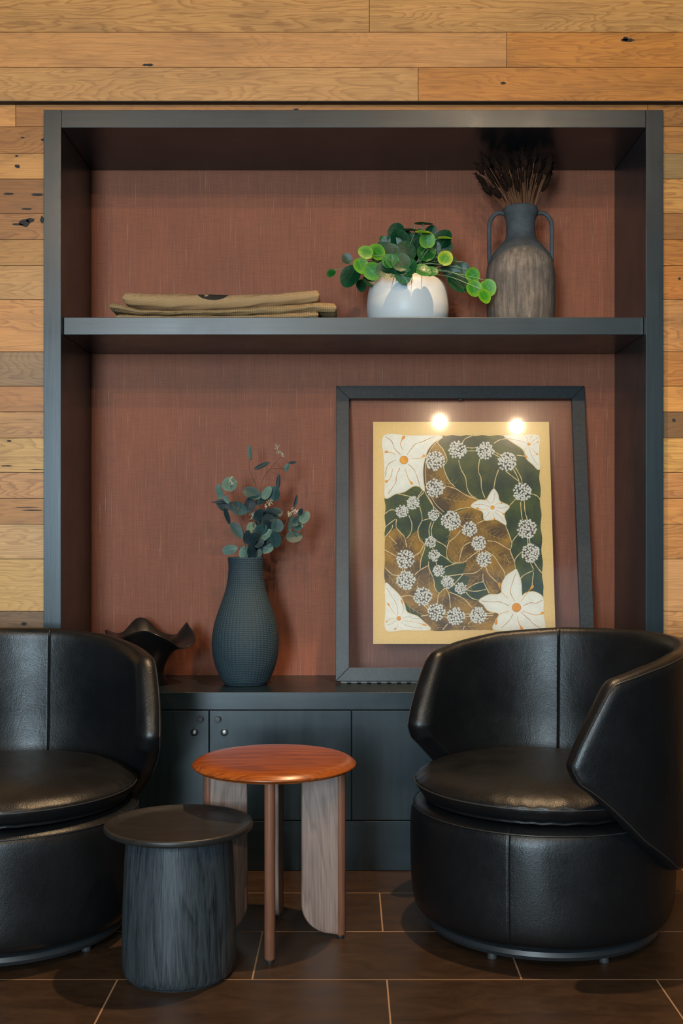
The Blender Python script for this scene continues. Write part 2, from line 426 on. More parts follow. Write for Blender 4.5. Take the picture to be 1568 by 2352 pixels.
mb.box(xs[-1], XR, *ys, 0, CEIL)
tag(mb.build('wall_rear', M['plaster'], smooth=False), kind='structure')
# timber wall: planks as boxes in one mesh, each plank with its own tone
def tn(r, g, b): return tuple((c/255)**2.2 for c in (r, g, b))
TL = {'gold': tn(221, 151, 77), 'tan': tn(209, 145, 81), 'pale': tn(219, 162, 103), 'straw': tn(221, 163, 89), 'brown': tn(175, 115, 53),
      'mid': tn(193, 127, 61), 'dark': tn(155, 95, 41), 'grey': tn(163, 121, 75), 'orange': tn(209, 129, 53), 'umber': tn(129, 95, 55)}
pk = MB()
def plank(x0, x1, z0, z1, y, tone, seed=None, th=.02):
    g = .0008
    t = tuple(c*random.uniform(.96, 1.04) for c in TL[tone])
    pk.box(x0+g, x1-g, y, y+th, z0+g, z1-g, 0, (*t, seed if seed is not None else random.uniform(0, 50)))
kn = []
# upper bulkhead
rowz = [zf(232), zf(155), zf(74)]
while rowz[-1] < CEIL-.12: rowz.append(rowz[-1]+.1045)
rowz.append(CEIL)
J = [([960], ['tan', 'orange']), ([1163], ['tan', 'orange']), ([848], ['tan', 'tan'])]
for i in range(len(rowz)-1):
    if i < 3: js = [X(p, D0) for p in J[i][0]]; tones = J[i][1]
    else: js = [random.uniform(-.8, .9)]; tones = [random.choice(['tan', 'gold', 'orange', 'mid']) for _ in range(2)]
    js = [XL, js[0]-1.75, *js, js[-1]+1.7, XR]; tones = ['mid']+tones+['tan', 'gold']
    tones = [random.choice(['tan', 'mid'])]+[J[i][1][0]]+[J[i][1][1]]+['gold'] if i < 3 else [random.choice(['tan', 'gold', 'mid']) for _ in range(5)]
    for k in range(len(js)-1): plank(js[k], js[k+1], rowz[i], rowz[i+1], D0, tones[k], th=.045)
zw = lambda py: Z(py, DW)
rows = [232, 291, 352, 411, 490, 550, 610, 688, 808, 887, 946, 1006, 1085, 1145, 1204, 1284, 1404, 1465, 1545, 1605, 1665, 1745, 1805, 1925, 1985]
left = ['brown', 'brown', 'gold', 'dark', 'brown', 'mid', 'tan', 'gold', 'grey', 'mid', 'tan', 'straw', 'tan', 'mid', 'pale', 'straw', 'umber', 'tan', 'mid', 'brown', 'tan', 'gold', 'mid', 'tan']
right = ['brown', 'mid', 'grey', 'gold', 'brown', 'orange', 'orange', 'tan', 'mid', 'gold', 'umber', 'straw', 'tan', 'tan', 'tan', 'pale', 'pale', 'tan', 'mid', 'gold', 'tan', 'brown', 'tan', 'mid']
xo0, xo1 = X(100, D0)-.004, X(1524, D0)+.004
for i in range(len(rows)-1):
    z1, z0 = zw(rows[i]), (zw(rows[i+1]) if i < len(rows)-2 else .001)
    if i == 0:
        plank(XL, X(36, DW), z0, z1, DW, 'gold'); plank(X(36, DW), .9, z0, z1, DW, 'brown'); plank(.9, XR, z0, z1, DW, 'brown')
        continue
    a = random.uniform(-2.2, -1.35); b = random.uniform(1.3, 2.2)
    plank(XL, a, z0, z1, DW, random.choice(['tan', 'mid', 'gold'])); plank(a, xo0, z0, z1, DW, left[i])
    plank(xo1, b, z0, z1, DW, right[i]); plank(b, XR, z0, z1, DW, random.choice(['tan', 'mid', 'pale']))
# backing behind the planks keeps the joints dark
pk.box(XL, XR, DW+.02, DW+.03, zf(250), CEIL, 1); pk.box(XL, xo0, DW+.02, DW+.03, 0, zf(250), 1); pk.box(xo1, XR, DW+.02, DW+.03, 0, zf(250), 1)
def knot(px, py, rx, ry, d, rough=.35):
    n = 14; ph = random.uniform(0, 6); c = P(px, py, d-.0006)
    vs = [c]+[c+Vector((rx*d/F*math.cos(2*PI*k/n)*(1+rough*math.sin(3*k+ph)*random.random()), 0, ry*d/F*math.sin(2*PI*k/n)*(1+rough*math.cos(2*k+ph)*random.random()))) for k in range(n)]
    pk.add(vs, [(0, 1+(k+1) % n, 1+k) for k in range(n)], 1)
for a in [(1440, 92, 15, 4), (1436, 89, 6, 5), (1155, 191, 6, 3), (340, 149, 13, 3)]: knot(*a, D0)
for a in [(40, 382, 6, 4), (38, 358, 4, 2), (20, 445, 12, 2.5), (85, 447, 14, 3), (62, 480, 12, 2), (56, 512, 12, 9), (70, 506, 10, 5), (40, 515, 12, 2.5), (97, 505, 5, 8), (680, 252, 6, 3),
          (52, 316, 5, 1.5), (98, 321, 4, 3), (21, 1013, 5, 2), (15, 1070, 14, 1.5), (85, 1078, 20, 1), (55, 1433, 7, 4), (1547, 965, 4, 4), (1560, 640, 3, 3), (60, 1165, 30, 1), (75, 1172, 25, 1.2)]: knot(*a, DW)
pk.box(XL, XR, D0+.0012, DW+.001, zf(232)-.0015, zf(232)+.0004, 1)  # black strip paints in the shade under the bulkhead
tag(pk.build('wall_back', [M['planks'], M['knot']], smooth=False, fix=False), kind='structure')
# windows of the rear wall
for i, (a, b) in enumerate(WIN):
    fm = MB(); t = .05; lo_, hi_ = WZ[a]
    fm.box(a, a+t, YR-.06, YR-.01, lo_, hi_); fm.box(b-t, b, YR-.06, YR-.01, lo_, hi_); fm.box(a, b, YR-.06, YR-.01, lo_, lo_+.05); fm.box(a, b, YR-.06, YR-.01, hi_-.05, hi_)
    wo = fm.build('window_%d' % (i+1), M['black_metal'], smooth=False); tag(wo, kind='structure')
# ceiling lamps, the two far ones added as warm fill
for i, (lx, ly, pw, aim) in enumerate(LAMPS):
    names = ['above the side tables', 'behind the camera, right one of the pair', 'behind the camera, left one of the pair', 'far behind the camera, nearest the left wall, added as warm fill', 'far behind the camera, mid-room, added as warm fill']
    t = empty('downlight', (lx, ly, CEIL), label='round recessed warm downlight in the ceiling '+names[i], cat='ceiling lamp', group='warm ceiling downlights')
    MB().lathe([(.027, -.001), (.05, -.001), (.052, -.006), (.046, -.012), (.027, -.010), (.027, -.001)], 32).build('trim_ring', M['black_metal'], t)
    MB().lathe([(.0001, -.004), (.026, -.004), (.026, -.002), (.0001, -.002)], 32).build('lens', M['lamp_dim' if i == 2 else 'lamp_glow'], t)
    spot('lamp_beam', (lx, ly, CEIL-.03), pw, WARM if i == 0 else (1.0, .73, .46), 1.15 if i == 0 else 1.7, .5, .03, aim)
# ---------------------------------------------------------------- built-in shelving
SH = 3.374
x0, x1, x2, x3 = X(100, D0), X(140, D0), X(1483, D0), X(1523, D0)
unit = empty('built_in_shelving', (0, D0, 0), label='large charcoal built-in shelving niche with terracotta fabric back above low cabinets', cat='shelving unit')
def part(mb, name, mat, parent=unit, bevel=.0012, off=(0, D0, 0), **k):
    mb.v = [(a-off[0], b-off[1], c-off[2]) for a, b, c in mb.v]
    return mb.build(name, mat, parent, smooth=False, bevel=bevel, **k)
part(MB().box(x0, x1, D0, DB, .0015, zf(252)), 'side_panel', M['charcoal'])
part(MB().box(x2, x3, D0, DB, .0015, zf(252)), 'side_panel', M['charcoal'])
part(MB().box(x1+.0006, x2-.0006, D0+.0008, DB, zf(293), zf(252)), 'top_panel', M['charcoal_h'])
part(MB().box(x1+.0006, x2-.0006, SH, DB, Z(769, SH), Z(729, SH)), 'shelf', M['charcoal_h'])
part(MB().box(x1+.0005, x2-.0005, D0, DB, zf(1630), zf(1590)), 'counter', M['charcoal_h'])
part(MB().box(x0, x3, DB, DB+.02, .4, zf(255)), 'back_panel', M['grasscloth'], bevel=0)
part(MB().box(x1+.0006, x2-.0006, D0+.020, D0+.03, .003, zf(1631)), 'carcass_front', M['charcoal'])
part(MB().box(x1+.001, x2-.001, D0+.001, D0+.019, .0015, zf(1886)), 'plinth_panel', M['charcoal_h'])
dx = [x1, X(480, D0), X(807, D0), X(1145, D0), x2]
for i in range(4):
    g = .0011
    dr = part(MB().box(dx[i]+g, dx[i+1]-g, D0+.001, D0+.019, zf(1884), zf(1632.5)), 'door', M['charcoal'])
    if i > 1: kx, lx = (dx[i+1]-.024 if i == 2 else dx[i]+.024), (dx[i+1]-.042 if i == 2 else dx[i]+.042)
    else: kx, lx = (X(460, D0), X(446, D0)) if i == 0 else (X(500, D0), X(515, D0))
    kz, lz = zf(1652), zf(1682)
    def disc(cx, cz, prof, name, mat, par):
        mb = MB().lathe(prof, 28)
        mb.v = [(cx+a, D0+.001-c-D0, cz+b) for a, b, c in mb.v]
        return mb.build(name, mat, par)
    disc(kx, kz, [(1e-5, 0), (.0095, 0), (.0095, .011), (.0085, .013), (1e-5, .0132)], 'knob', M['black_metal'], dr)
    lk = disc(lx, lz, [(1e-5, 0), (.0115, 0), (.0115, .002), (.009, .003), (.008, .0012), (1e-5, .0012)], 'lock', M['black_metal'], dr)
    disc(lx, lz, [(1e-5, .0013), (.0062, .0013), (.0062, .003), (.005, .0036), (.0032, .0036), (.0028, .002), (1e-5, .002)], 'lock_barrel', M['steel'], lk)
ZS = Z(729, SH); ZC = zf(1590)
# ---------------------------------------------------------------- swivel armchairs
def interp(x, k): return float(np.interp(x, [a for a, _ in k], [b for _, b in k]))
PM = 121.0
HI = [(0, .745), (40, .741), (70, .726), (90, .703), (105, .679), (107.5, .663), (113, .600), (118.5, .533), (121, .505)]
LO = [(0, .16), (40, .17), (70, .21), (92, .30), (108, .395), (113, .422), (118.5, .446), (121, .468)]
def sm(fn, a, w=1.4): return sum(fn(min(PM, abs(a+w*k/4))) for k in range(-4, 5))/9
def zhi(a):
    a = abs(a); z = sm(lambda q: interp(q, HI), a)
    if a > PM-3.5: z = .487+(z-.487)*math.sqrt(max(0, 1-((a-PM+3.5)/3.5)**2))
    return z
def zlo(a):
    a = abs(a); z = sm(lambda q: interp(q, LO), a)
    if a > PM-3.5: z = .487+(z-.487)*math.sqrt(max(0, 1-((a-PM+3.5)/3.5)**2))
    return z
RM = .360
def rmid(z): return RM-.012*max(0, (.40-z)/.24)**1.5-.004+.010*math.sin(PI*min(1, max(0, (z-.2)/.6)))-.006
def shell_mesh():
    cols = set()
    for k in range(-80, 81): cols.add(round(k*1.5, 3))
    for s in (-1, 1):
        for q in (.15, .3, .5, .8, 1.1): cols.add(s*41+q); cols.add(s*41-q)
        cols.add(s*41.0)
        for k in range(13): cols.add(round(s*(PM-3*(1-math.cos(PI/2*k/12))), 4))
    cols = sorted(c for c in cols if abs(c) <= PM)
    nv = 52; vv = [(1-math.cos(PI*k/nv))/2 for k in range(nv+1)]
    out = [(a*PI/180*RM, zhi(a)) for a in cols]+[(a*PI/180*RM, zlo(a)) for a in reversed(cols)]
    A = np.array(out); B = np.roll(A, -1, 0); AB = B-A; L2 = (AB**2).sum(1)+1e-12
    pts = np.array([[(a*PI/180*RM), zlo(a)+(zhi(a)-zlo(a))*v] for a in cols for v in vv])
    d = np.full(len(pts), 9.)
    for i in range(len(A)):
        t = np.clip(((pts-A[i])@AB[i])/L2[i], 0, 1); q = A[i]+t[:, None]*AB[i]
        d = np.minimum(d, np.sqrt(((pts-q)**2).sum(1)))
    T, rho = .025, .026
    q = np.clip(d/rho, 0, 1); h = T*(1-(1-q)**2.4)**(1/2.4)
    n1 = nv+1; vs = []; fs = []; nc = len(cols)
    for side in (1, -1):
        for i, a in enumerate(cols):
            groove = math.exp(-((abs(a)-41)/.35)**2)*.0045
            for j in range(n1):
                k = i*n1+j; z = pts[k][1]; hh = h[k]
                puff = .006*q[k]*math.sin(PI*min(1, d[k]/.25)) if side < 0 else .004*q[k]
                if side < 0: hh += .020*q[k]*max(0, min(1, 1-(z-.40)/.33))
                r = rmid(z)+side*(hh-groove*q[k]*(1 if hh > .006 else 0))+side*puff*.6
                th = a*PI/180
                vs.append((r*math.cos(th), r*math.sin(th), z))
    o = nc*n1
    for i in range(nc-1):
        for j in range(nv):
            a, b, c, e = i*n1+j, (i+1)*n1+j, (i+1)*n1+j+1, i*n1+j+1
            fs.append((a, b, c, e)); fs.append((o+a, o+e, o+c, o+b))
    mb = MB().add(vs, fs)
    # piping runs round the outer rim
    ring = []
    sel = [a for a in cols if abs(a) < PM-.01]
    for a in sel[::2]: ring.append((a, zhi(a)))
    for a in sel[::-2]: ring.append((a, zlo(a)))
    P2 = [Vector((a*PI/180*RM, z)) for a, z in ring]; cen = []
    N = len(P2)
    for i in range(N):
        t = (P2[(i+1) % N]-P2[i-1]).normalized(); nrm = Vector((t.y, -t.x)); cen.append(P2[i]+nrm*.009)
    pip = []
    for c in cen:
        th = c.x/RM; r = rmid(c.y)+.0225; pip.append((r*math.cos(th), r*math.sin(th), c.y))
    return mb, MB().tube(pip, .0017, 6, closed=True)
def chair(loc, back_deg, label):
    t = empty('swivel_armchair', loc, back_deg*PI/180, label=label, cat='armchair', group='black leather tub chairs')
    sh, pi = shell_mesh()
    s = sh.build('backrest', M['leather'], t, angle=1.2); pi.build('piping', M['stitch'], s)
    # seat cushion, gathered along its seam
    def cf(r, z, a, i):
        if r < .05: return r, z
        k = max(0, 1-abs(r-.318)/.035)
        f = .0065*k*math.sin(a*38+3*math.sin(a*5))*(.5+.5*math.sin(a*3+1))
        return r+f*.35, z-f*.5*(1 if z > .377 else -1)
    pr = smoothprof([(.00001, .424), (.10, .4235), (.2, .420), (.26, .411), (.295, .400), (.314, .388), (.322, .377), (.317, .362), (.302, .345), (.27, .334), (.00001, .333)], 5)
    cu = MB().lathe(pr, 200, fn=cf).build('seat_cushion', M['leather'], t, angle=1.5)
    MB().tube([(.3235*math.cos(2*PI*k/160), .3235*math.sin(2*PI*k/160), .3765) for k in range(160)], .0017, 6, closed=True).build('piping', M['stitch'], cu)
    db = smoothprof([(.00001, .05), (.20, .05), (.285, .05), (.312, .056), (.326, .078), (.332, .12), (.334, .2), (.3335, .27), (.330, .305), (.320, .322), (.300, .330), (.26, .331), (.00001, .331)], 4)
    def df(r, z, a, i):
        if r < .25: return r, z
        g = 0
        for s0 in SEAMS:
            dd = abs((a-s0+PI) % (2*PI)-PI); g += math.exp(-(dd/.0055)**2)*.0028
        return r-g+.0012*math.sin(a*9+z*14)*(1 if z < .3 else .3), z
    SEAMS = [math.radians(v) for v in (217, 37, 127, 307)]
    bs = MB().lathe(db, 900, fn=df).build('base_drum', M['leather'], t, angle=1.5)
    MB().tube([(.3275*math.cos(2*PI*k/160), .3275*math.sin(2*PI*k/160), .3185) for k in range(160)], .0013, 6, closed=True).build('piping', M['stitch'], bs)
    MB().lathe([(.0001, .018), (.283, .018), (.294, .022), (.298, .031), (.294, .041), (.283, .047), (.0001, .047)], 120).build('swivel_plinth', M['black_metal'], t)
    for k in range(6):
        a = k*PI/3+.42
        MB().lathe([(.0001, 0), (.011, 0), (.012, .004), (.009, .0182), (.0001, .0182)], 16, c=(.262*math.cos(a), .262*math.sin(a), 0)).build('glide_foot', M['glide'], t)
    return t
chair((.493, 2.88, 0), 30.5, 'black leather swivel tub armchair on the right, in front of the leaning framed poster')
chair((-.867, 2.84, 0), 127.5, 'black leather swivel tub armchair cut by the left edge, behind the black drum stool')
# ---------------------------------------------------------------- walnut side table
t = empty('side_table', (-.186, 2.80, 0), label='round side table with glossy orange-brown walnut top on four paddle legs', cat='side table')
MB().lathe(smoothprof([(.00001, .4515), (.12, .4515), (.165, .4508), (.188, .4475), (.201, .4395), (.2045, .4355), (.203, .4325), (.193, .428), (.175, .4255), (.00001, .425)], 5), 128).build('table_top', M['table_top'], t)
def leg_mb():
    # local: spine at +x side, paddle runs inward along -x
    nz = 60; mb = MB(); top = .4262; W = .098; R = .072
    mb2 = MB().tube([(0, 0, .006), (0, 0, .009), (0, 0, .012), (0, 0, top)], [.0085, .0115, .013, .013], 24)
    vs = []; fs = []
    def width(z): 
        zz = z-.012
        return W if zz > R else W-R+math.sqrt(max(0, R*R-(R-zz)**2))
    zs = [.012+R*(1-math.cos(PI/2*k/20)) for k in range(21)]+[.012+R+(top-.012-R)*k/6 for k in range(1, 7)]
    for z in zs:
        w_ = width(z)
        prof = [(-.002, .0115), (-w_*.5, .0085), (-w_+.004, .0062), (-w_+.001, .004), (-w_, 0), (-w_+.001, -.004), (-w_+.004, -.0062), (-w_*.5, -.0085), (-.002, -.0115)]
        vs += [(x, y, z) for x, y in prof]
    m = 9
    for i in range(len(zs)-1):
        for j in range(m): k = (j+1) % m; fs.append((i*m+j, i*m+k, (i+1)*m+k, (i+1)*m+j))
    fs.append(tuple(range(m))); fs.append(tuple((len(zs)-1)*m+k for k in range(m)))
    return mb.add(vs, fs), mb2
pm, smb = leg_mb()
lp = pm.build('leg', M['table_leg'], t, angle=.5); spn = smb.build('leg_spine', M['spine'], lp, angle=.7)
ft = MB().lathe([(.0001, 0), (.008, 0), (.0085, .003), (.0085, .0062), (.0001, .0062)], 16).build('foot_glide', M['black_metal'], lp)
for k, a in enumerate((-90, 180, 0, 90)):
    if k == 0: q = lp
    else:
        q = lp.copy(); C.objects.link(q); q.parent = t
        for ch in (spn, ft):
            c = ch.copy(); C.objects.link(c); c.parent = q
    q.location = (.165*math.cos(a*PI/180), .165*math.sin(a*PI/180), 0); q.rotation_euler = (0, 0, a*PI/180)
# ---------------------------------------------------------------- black drum stool
t = empty('drum_stool', (-.391, 2.58, 0), label='low blackened wood drum side table with a wide dished top', cat='stool')
def bf(r, z, a, i): return r*(1+.006*math.sin(2*a+1)+.004*math.sin(5*a+z*6)), z
MB().lathe(smoothprof([(.00001, .0), (.105, .0), (.117, .002), (.1265, .014), (.1295, .05), (.128, .15), (.124, .25), (.120, .318), (.1195, .326), (.00001, .327)], 5), 96, fn=bf).build('drum', M['black_wood'], t)
MB().lathe(smoothprof([(.00001, .3375), (.12, .3375), (.142, .338), (.156, .3435), (.164, .3465), (.1695, .3445), (.1705, .339), (.168, .333), (.155, .329), (.135, .3262), (.00001, .3262)], 5), 96).build('dish_top', M['black_top'], t)
# ---------------------------------------------------------------- framed poster
pw_, ph_ = .8235, .9735
tilt = math.atan2(.180, .957)
fo = Vector((.3695, 3.537, ZC+.0075))
fr = empty('framed_poster', fo, label='large charcoal-framed glass picture with a floral poster leaning on the back panel', cat='picture')
fr.rotation_euler = (-tilt, 0, 0)
RI = Euler((-tilt, 0, 0)).to_matrix()
b_ = .043; th = .022; hw = pw_/2
fb = MB()
def fpart(vs):  # mitred bar: 4 front corners extruded back
    f = [Vector((x, 0, z)) for x, z in vs]; bk = [v+Vector((0, th, 0)) for v in f]
    return MB().add(f+bk, [(0, 1, 2, 3), (7, 6, 5, 4), (0, 4, 5, 1), (1, 5, 6, 2), (2, 6, 7, 3), (3, 7, 4, 0)])
for vs in ([(-hw, 0), (-hw, ph_), (-hw+b_, ph_-b_), (-hw+b_, b_)], [(hw, 0), (hw, ph_), (hw-b_, ph_-b_), (hw-b_, b_)],
           [(-hw, ph_), (hw, ph_), (hw-b_, ph_-b_), (-hw+b_, ph_-b_)], [(-hw, 0), (hw, 0), (hw-b_, b_), (-hw+b_, b_)]):
    fpart(vs).build('frame_bar', M['picture_frame'], fr, smooth=False, bevel=.0012)
MB().add([(-hw+b_-.004, .004, b_-.004), (hw-b_+.004, .004, b_-.004), (hw-b_+.004, .004, ph_-b_+.004), (-hw+b_-.004, .004, ph_-b_+.004)], [(0, 1, 2, 3)]).build('glass_pane', M['glass'], fr, smooth=False, fix=False)
MB().box(-.006, .006, .006, .012, ph_-b_-.006, ph_-b_+.002).build('hanging_clip', M['black_metal'], fr, smooth=False, bevel=.001)
rl = MB()
for k in range(24): rl.box(-hw+.018+k*.0315, -hw+.018+k*.0315+.019, .0, .02, -.0065, -.0005)
rl.box(-hw+.016, hw-.016, .006, .019, -.004, -.0004)
rl.build('foot_strip', M['black_metal'], fr, smooth=False)
# poster: points are taken on the frame's own plane
AY = .011
nrm = RI@Vector((0, 1, 0)); p0 = fo+RI@Vector((0, AY, 0)); RT = RI.transposed(); CAM = Vector((0, 0, H))
def A(cx, cy, lay=0):
    px, py = 840+cx/3.409, 940+cy/3.409
    d = Vector(((px-VX)/F, 1, -(py-VY)/F)); s = (p0-CAM).dot(nrm)/d.dot(nrm)
    q = RT@(CAM+d*s-fo); return Vector((q.x, AY-lay*.00018, q.z))
sc_ = (A(600, 600)-A(500, 600)).length/100
art = MB()
MATS = [M[k] for k in ('art_cream', 'art_green', 'art_brown', 'art_white', 'art_line', 'art_orange', 'art_rust', 'art_dark', 'art_gold', 'art_umber')]
c4 = [A(57, 98), A(1433, 98), A(1487, 1837), A(57, 1837)]
back = [v+Vector((0, .0012, 0)) for v in c4]
art.add(c4+back, [(0, 1, 2, 3), (7, 6, 5, 4), (0, 4, 5, 1), (1, 5, 6, 2), (2, 6, 7, 3), (3, 7, 4, 0)], 0)
def poly(pts, mi, lay, n=5, wav=0):
    pp = crom([(a, b, 0) for a, b in pts], n, True)
    vs = []
    for i, p in enumerate(pp):
        vs.append(A(p.x+wav*math.sin(i*.9), p.y+wav*math.cos(i*1.1), lay))
    art.add(vs, [tuple(range(len(vs)))], mi)
def rib(pts, mi, lay, w=5, n=6, taper=True, drop=False, wig=0):
    pp = crom([(a, b, 0) for a, b in pts], n); N = len(pp); vs = []
    for i, p in enumerate(pp):
        t_ = pp[min(i+1, N-1)]-pp[max(i-1, 0)]; L = math.hypot(t_.x, t_.y) or 1; nx, ny = -t_.y/L, t_.x/L
        u = i/(N-1); ww = w*(.55+.45*abs(math.sin(u*7+pts[0][0]))) if taper else w
        if drop: ww = w*(.35+.3*u)+w*2.0*math.exp(-((u-.86)/.10)**2)*(1 if u < .99 else .2)
        x, y = p.x+wig*math.sin(i*1.3)*nx, p.y+wig*math.sin(i*1.3)*ny
        vs += [A(x+nx*ww/2, y+ny*ww/2, lay), A(x-nx*ww/2, y-ny*ww/2, lay)]
    art.add(vs, [(2*i, 2*i+1, 2*i+3, 2*i+2) for i in range(N-1)], mi)
def disk(x, y, r, mi, lay, n=20): art.add([A(x+r*math.cos(2*PI*k/n), y+r*math.sin(2*PI*k/n), lay) for k in range(n)], [tuple(range(n))], mi)
edge = []
for k in range(25): edge.append((590+(1350-590)*k/24, 206+4*math.sin(k*1.7)))
for k in range(1, 30): edge.append((1352+(1388-1352)*k/30+5*math.sin(k*1.4), 206+(1475-206)*k/30))
edge += [(1390, 1600), (1390, 1726), (1200, 1728)]
for k in range(24): edge.append((1010-(1010-480)*k/23, 1726+5*math.sin(k*1.5)))
edge += [(300, 1728), (157, 1726), (154, 1500)]
for k in range(20): edge.append((150+4*math.sin(k*1.6), 1360-(1360-690)*k/19))
edge += [(165, 500), (170, 240), (400, 228)]
poly(edge, 1, 1, 2)
B1 = [(535, 268), (595, 300), (628, 370), (600, 455), (650, 560), (700, 610), (800, 670), (890, 715), (830, 760), (720, 788), (640, 800), (560, 740), (500, 660), (470, 580), (470, 480), (488, 340)]
B2 = [(720, 800), (830, 770), (900, 800), (920, 870), (1010, 870), (1090, 920), (1130, 1010), (1130, 1090), (1165, 1190), (1160, 1250), (1090, 1300), (1060, 1370), (1030, 1440), (960, 1440), (920, 1350), (850, 1370), (780, 1410), (810, 1320), (750, 1290), (780, 1200), (680, 1205), (638, 1150), (640, 1050), (655, 960), (640, 900), (640, 830)]
B3 = [(150, 1010), (175, 975), (245, 930), (320, 1010), (410, 950), (455, 1080), (440, 1160), (430, 1250), (490, 1225), (525, 1330), (565, 1455), (620, 1395), (700, 1450), (850, 1500), (900, 1500), (1000, 1590), (1040, 1600), (1004, 1718), (900, 1728), (700, 1730), (500, 1728), (430, 1620), (290, 1500), (155, 1362), (148, 1180)]
for b in (B1, B2, B3): poly(b, 2, 2)
poly([(640, 1210), (780, 1200), (750, 1285), (690, 1270), (620, 1300), (600, 1260)], 1, 3); poly([(540, 1330), (600, 1370), (590, 1410), (560, 1440)], 1, 3)
poly([(770, 1420), (860, 1370), (925, 1350), (940, 1420), (970, 1450), (900, 1500), (820, 1480)], 1, 3)
poly([(470, 900), (480, 860), (600, 870), (640, 1000), (640, 1140), (690, 1205), (640, 1230), (560, 1200), (490, 1190), (440, 1230), (460, 1060), (415, 980)], 1, 3)
# arching stem
rib([(594, 210), (520, 275), (476, 350), (455, 430), (452, 520), (466, 620), (505, 700), (545, 760), (605, 815)], 4, 4, 30, 8, False)
rib([(594, 210), (520, 275), (476, 350), (455, 430), (452, 520), (466, 620), (505, 700), (545, 760), (605, 815)], 9, 5, 20, 8, False)
veins = [(1, m) for m in [((700, 430), (790, 640)), ((850, 420), (900, 640)), ((980, 460), (950, 650)), ((1110, 520), (1070, 740)), ((1250, 470), (1320, 640)), ((1160, 780), (1130, 1000)), ((1320, 740), (1330, 880)),
         ((290, 870), (320, 985)), ((170, 760), (330, 700)), ((1210, 1010), (1170, 1160)), ((1345, 1260), (1300, 1420)), ((560, 900), (615, 1080)), ((640, 1270), (760, 1215)), ((460, 900), (455, 1040)), ((690, 240), (820, 230)),
         ((1000, 240), (1220, 330)), ((440, 690), (470, 820)), ((200, 900), (170, 980)), ((1240, 1200), (1270, 1300)), ((560, 1330), (600, 1400)), ((800, 1440), (930, 1400)), ((400, 840), (380, 930)), ((510, 1200), (560, 1330)), ((670, 1330), (740, 1290)), ((340, 620), (430, 660))]]
veins += [(0, m) for m in [((600, 690), (840, 720)), ((740, 850), (900, 840)), ((890, 930), (1110, 1030)), ((950, 1080), (1130, 1200)), ((690, 1170), (790, 980)), ((800, 1270), (880, 1120)), ((1000, 1300), (960, 1180)), ((260, 960), (318, 1070)), ((405, 980), (335, 1090)),
         ((170, 1130), (270, 1240)), ((440, 1110), (340, 1240)), ((170, 1290), (330, 1440)), ((500, 1260), (510, 1450)), ((620, 1430), (600, 1545)), ((680, 1470), (880, 1560)), ((320, 1530), (480, 1620)), ((520, 1660), (570, 1715)), ((680, 1700), (980, 1660)),
         ((890, 1300), (810, 1390)), ((940, 1340), (1000, 1430)), ((490, 510), (690, 590)), ((520, 300), (560, 360)), ((660, 960), (650, 1080)), ((190, 1040), (250, 1130)), ((420, 1300), (400, 1420)), ((1060, 1250), (1030, 1350)), ((830, 1130), (760, 1180)), ((1080, 1130), (1140, 1210))]]
for dk, (a, b) in veins:
    mi = 7 if dk else 8; L = math.hypot(b[0]-a[0], b[1]-a[1]); ux, uy = (b[0]-a[0])/L, (b[1]-a[1])/L
    rib([a, ((a[0]+b[0])/2-uy*L*.06, (a[1]+b[1])/2+ux*L*.06), b], mi, 4, 3.4, 6, True)
    for k in range(max(3, int(L/32))):
        u = (k+.6)/max(3, int(L/32)); x, y = a[0]+ux*L*u, a[1]+uy*L*u; ll = (28+L*.10)*random.uniform(.7, 1.15)
        for s in (-1, 1):
            an = math.atan2(uy, ux)+s*math.radians(random.uniform(48, 68)); e = (x+ll*math.cos(an), y+ll*math.sin(an))
            rib([(x, y), ((x+e[0])/2-s*ux*4, (y+e[1])/2-s*uy*4), (e[0]+ux*6, e[1]+uy*6)], mi, 4, 2.2, 4, True)
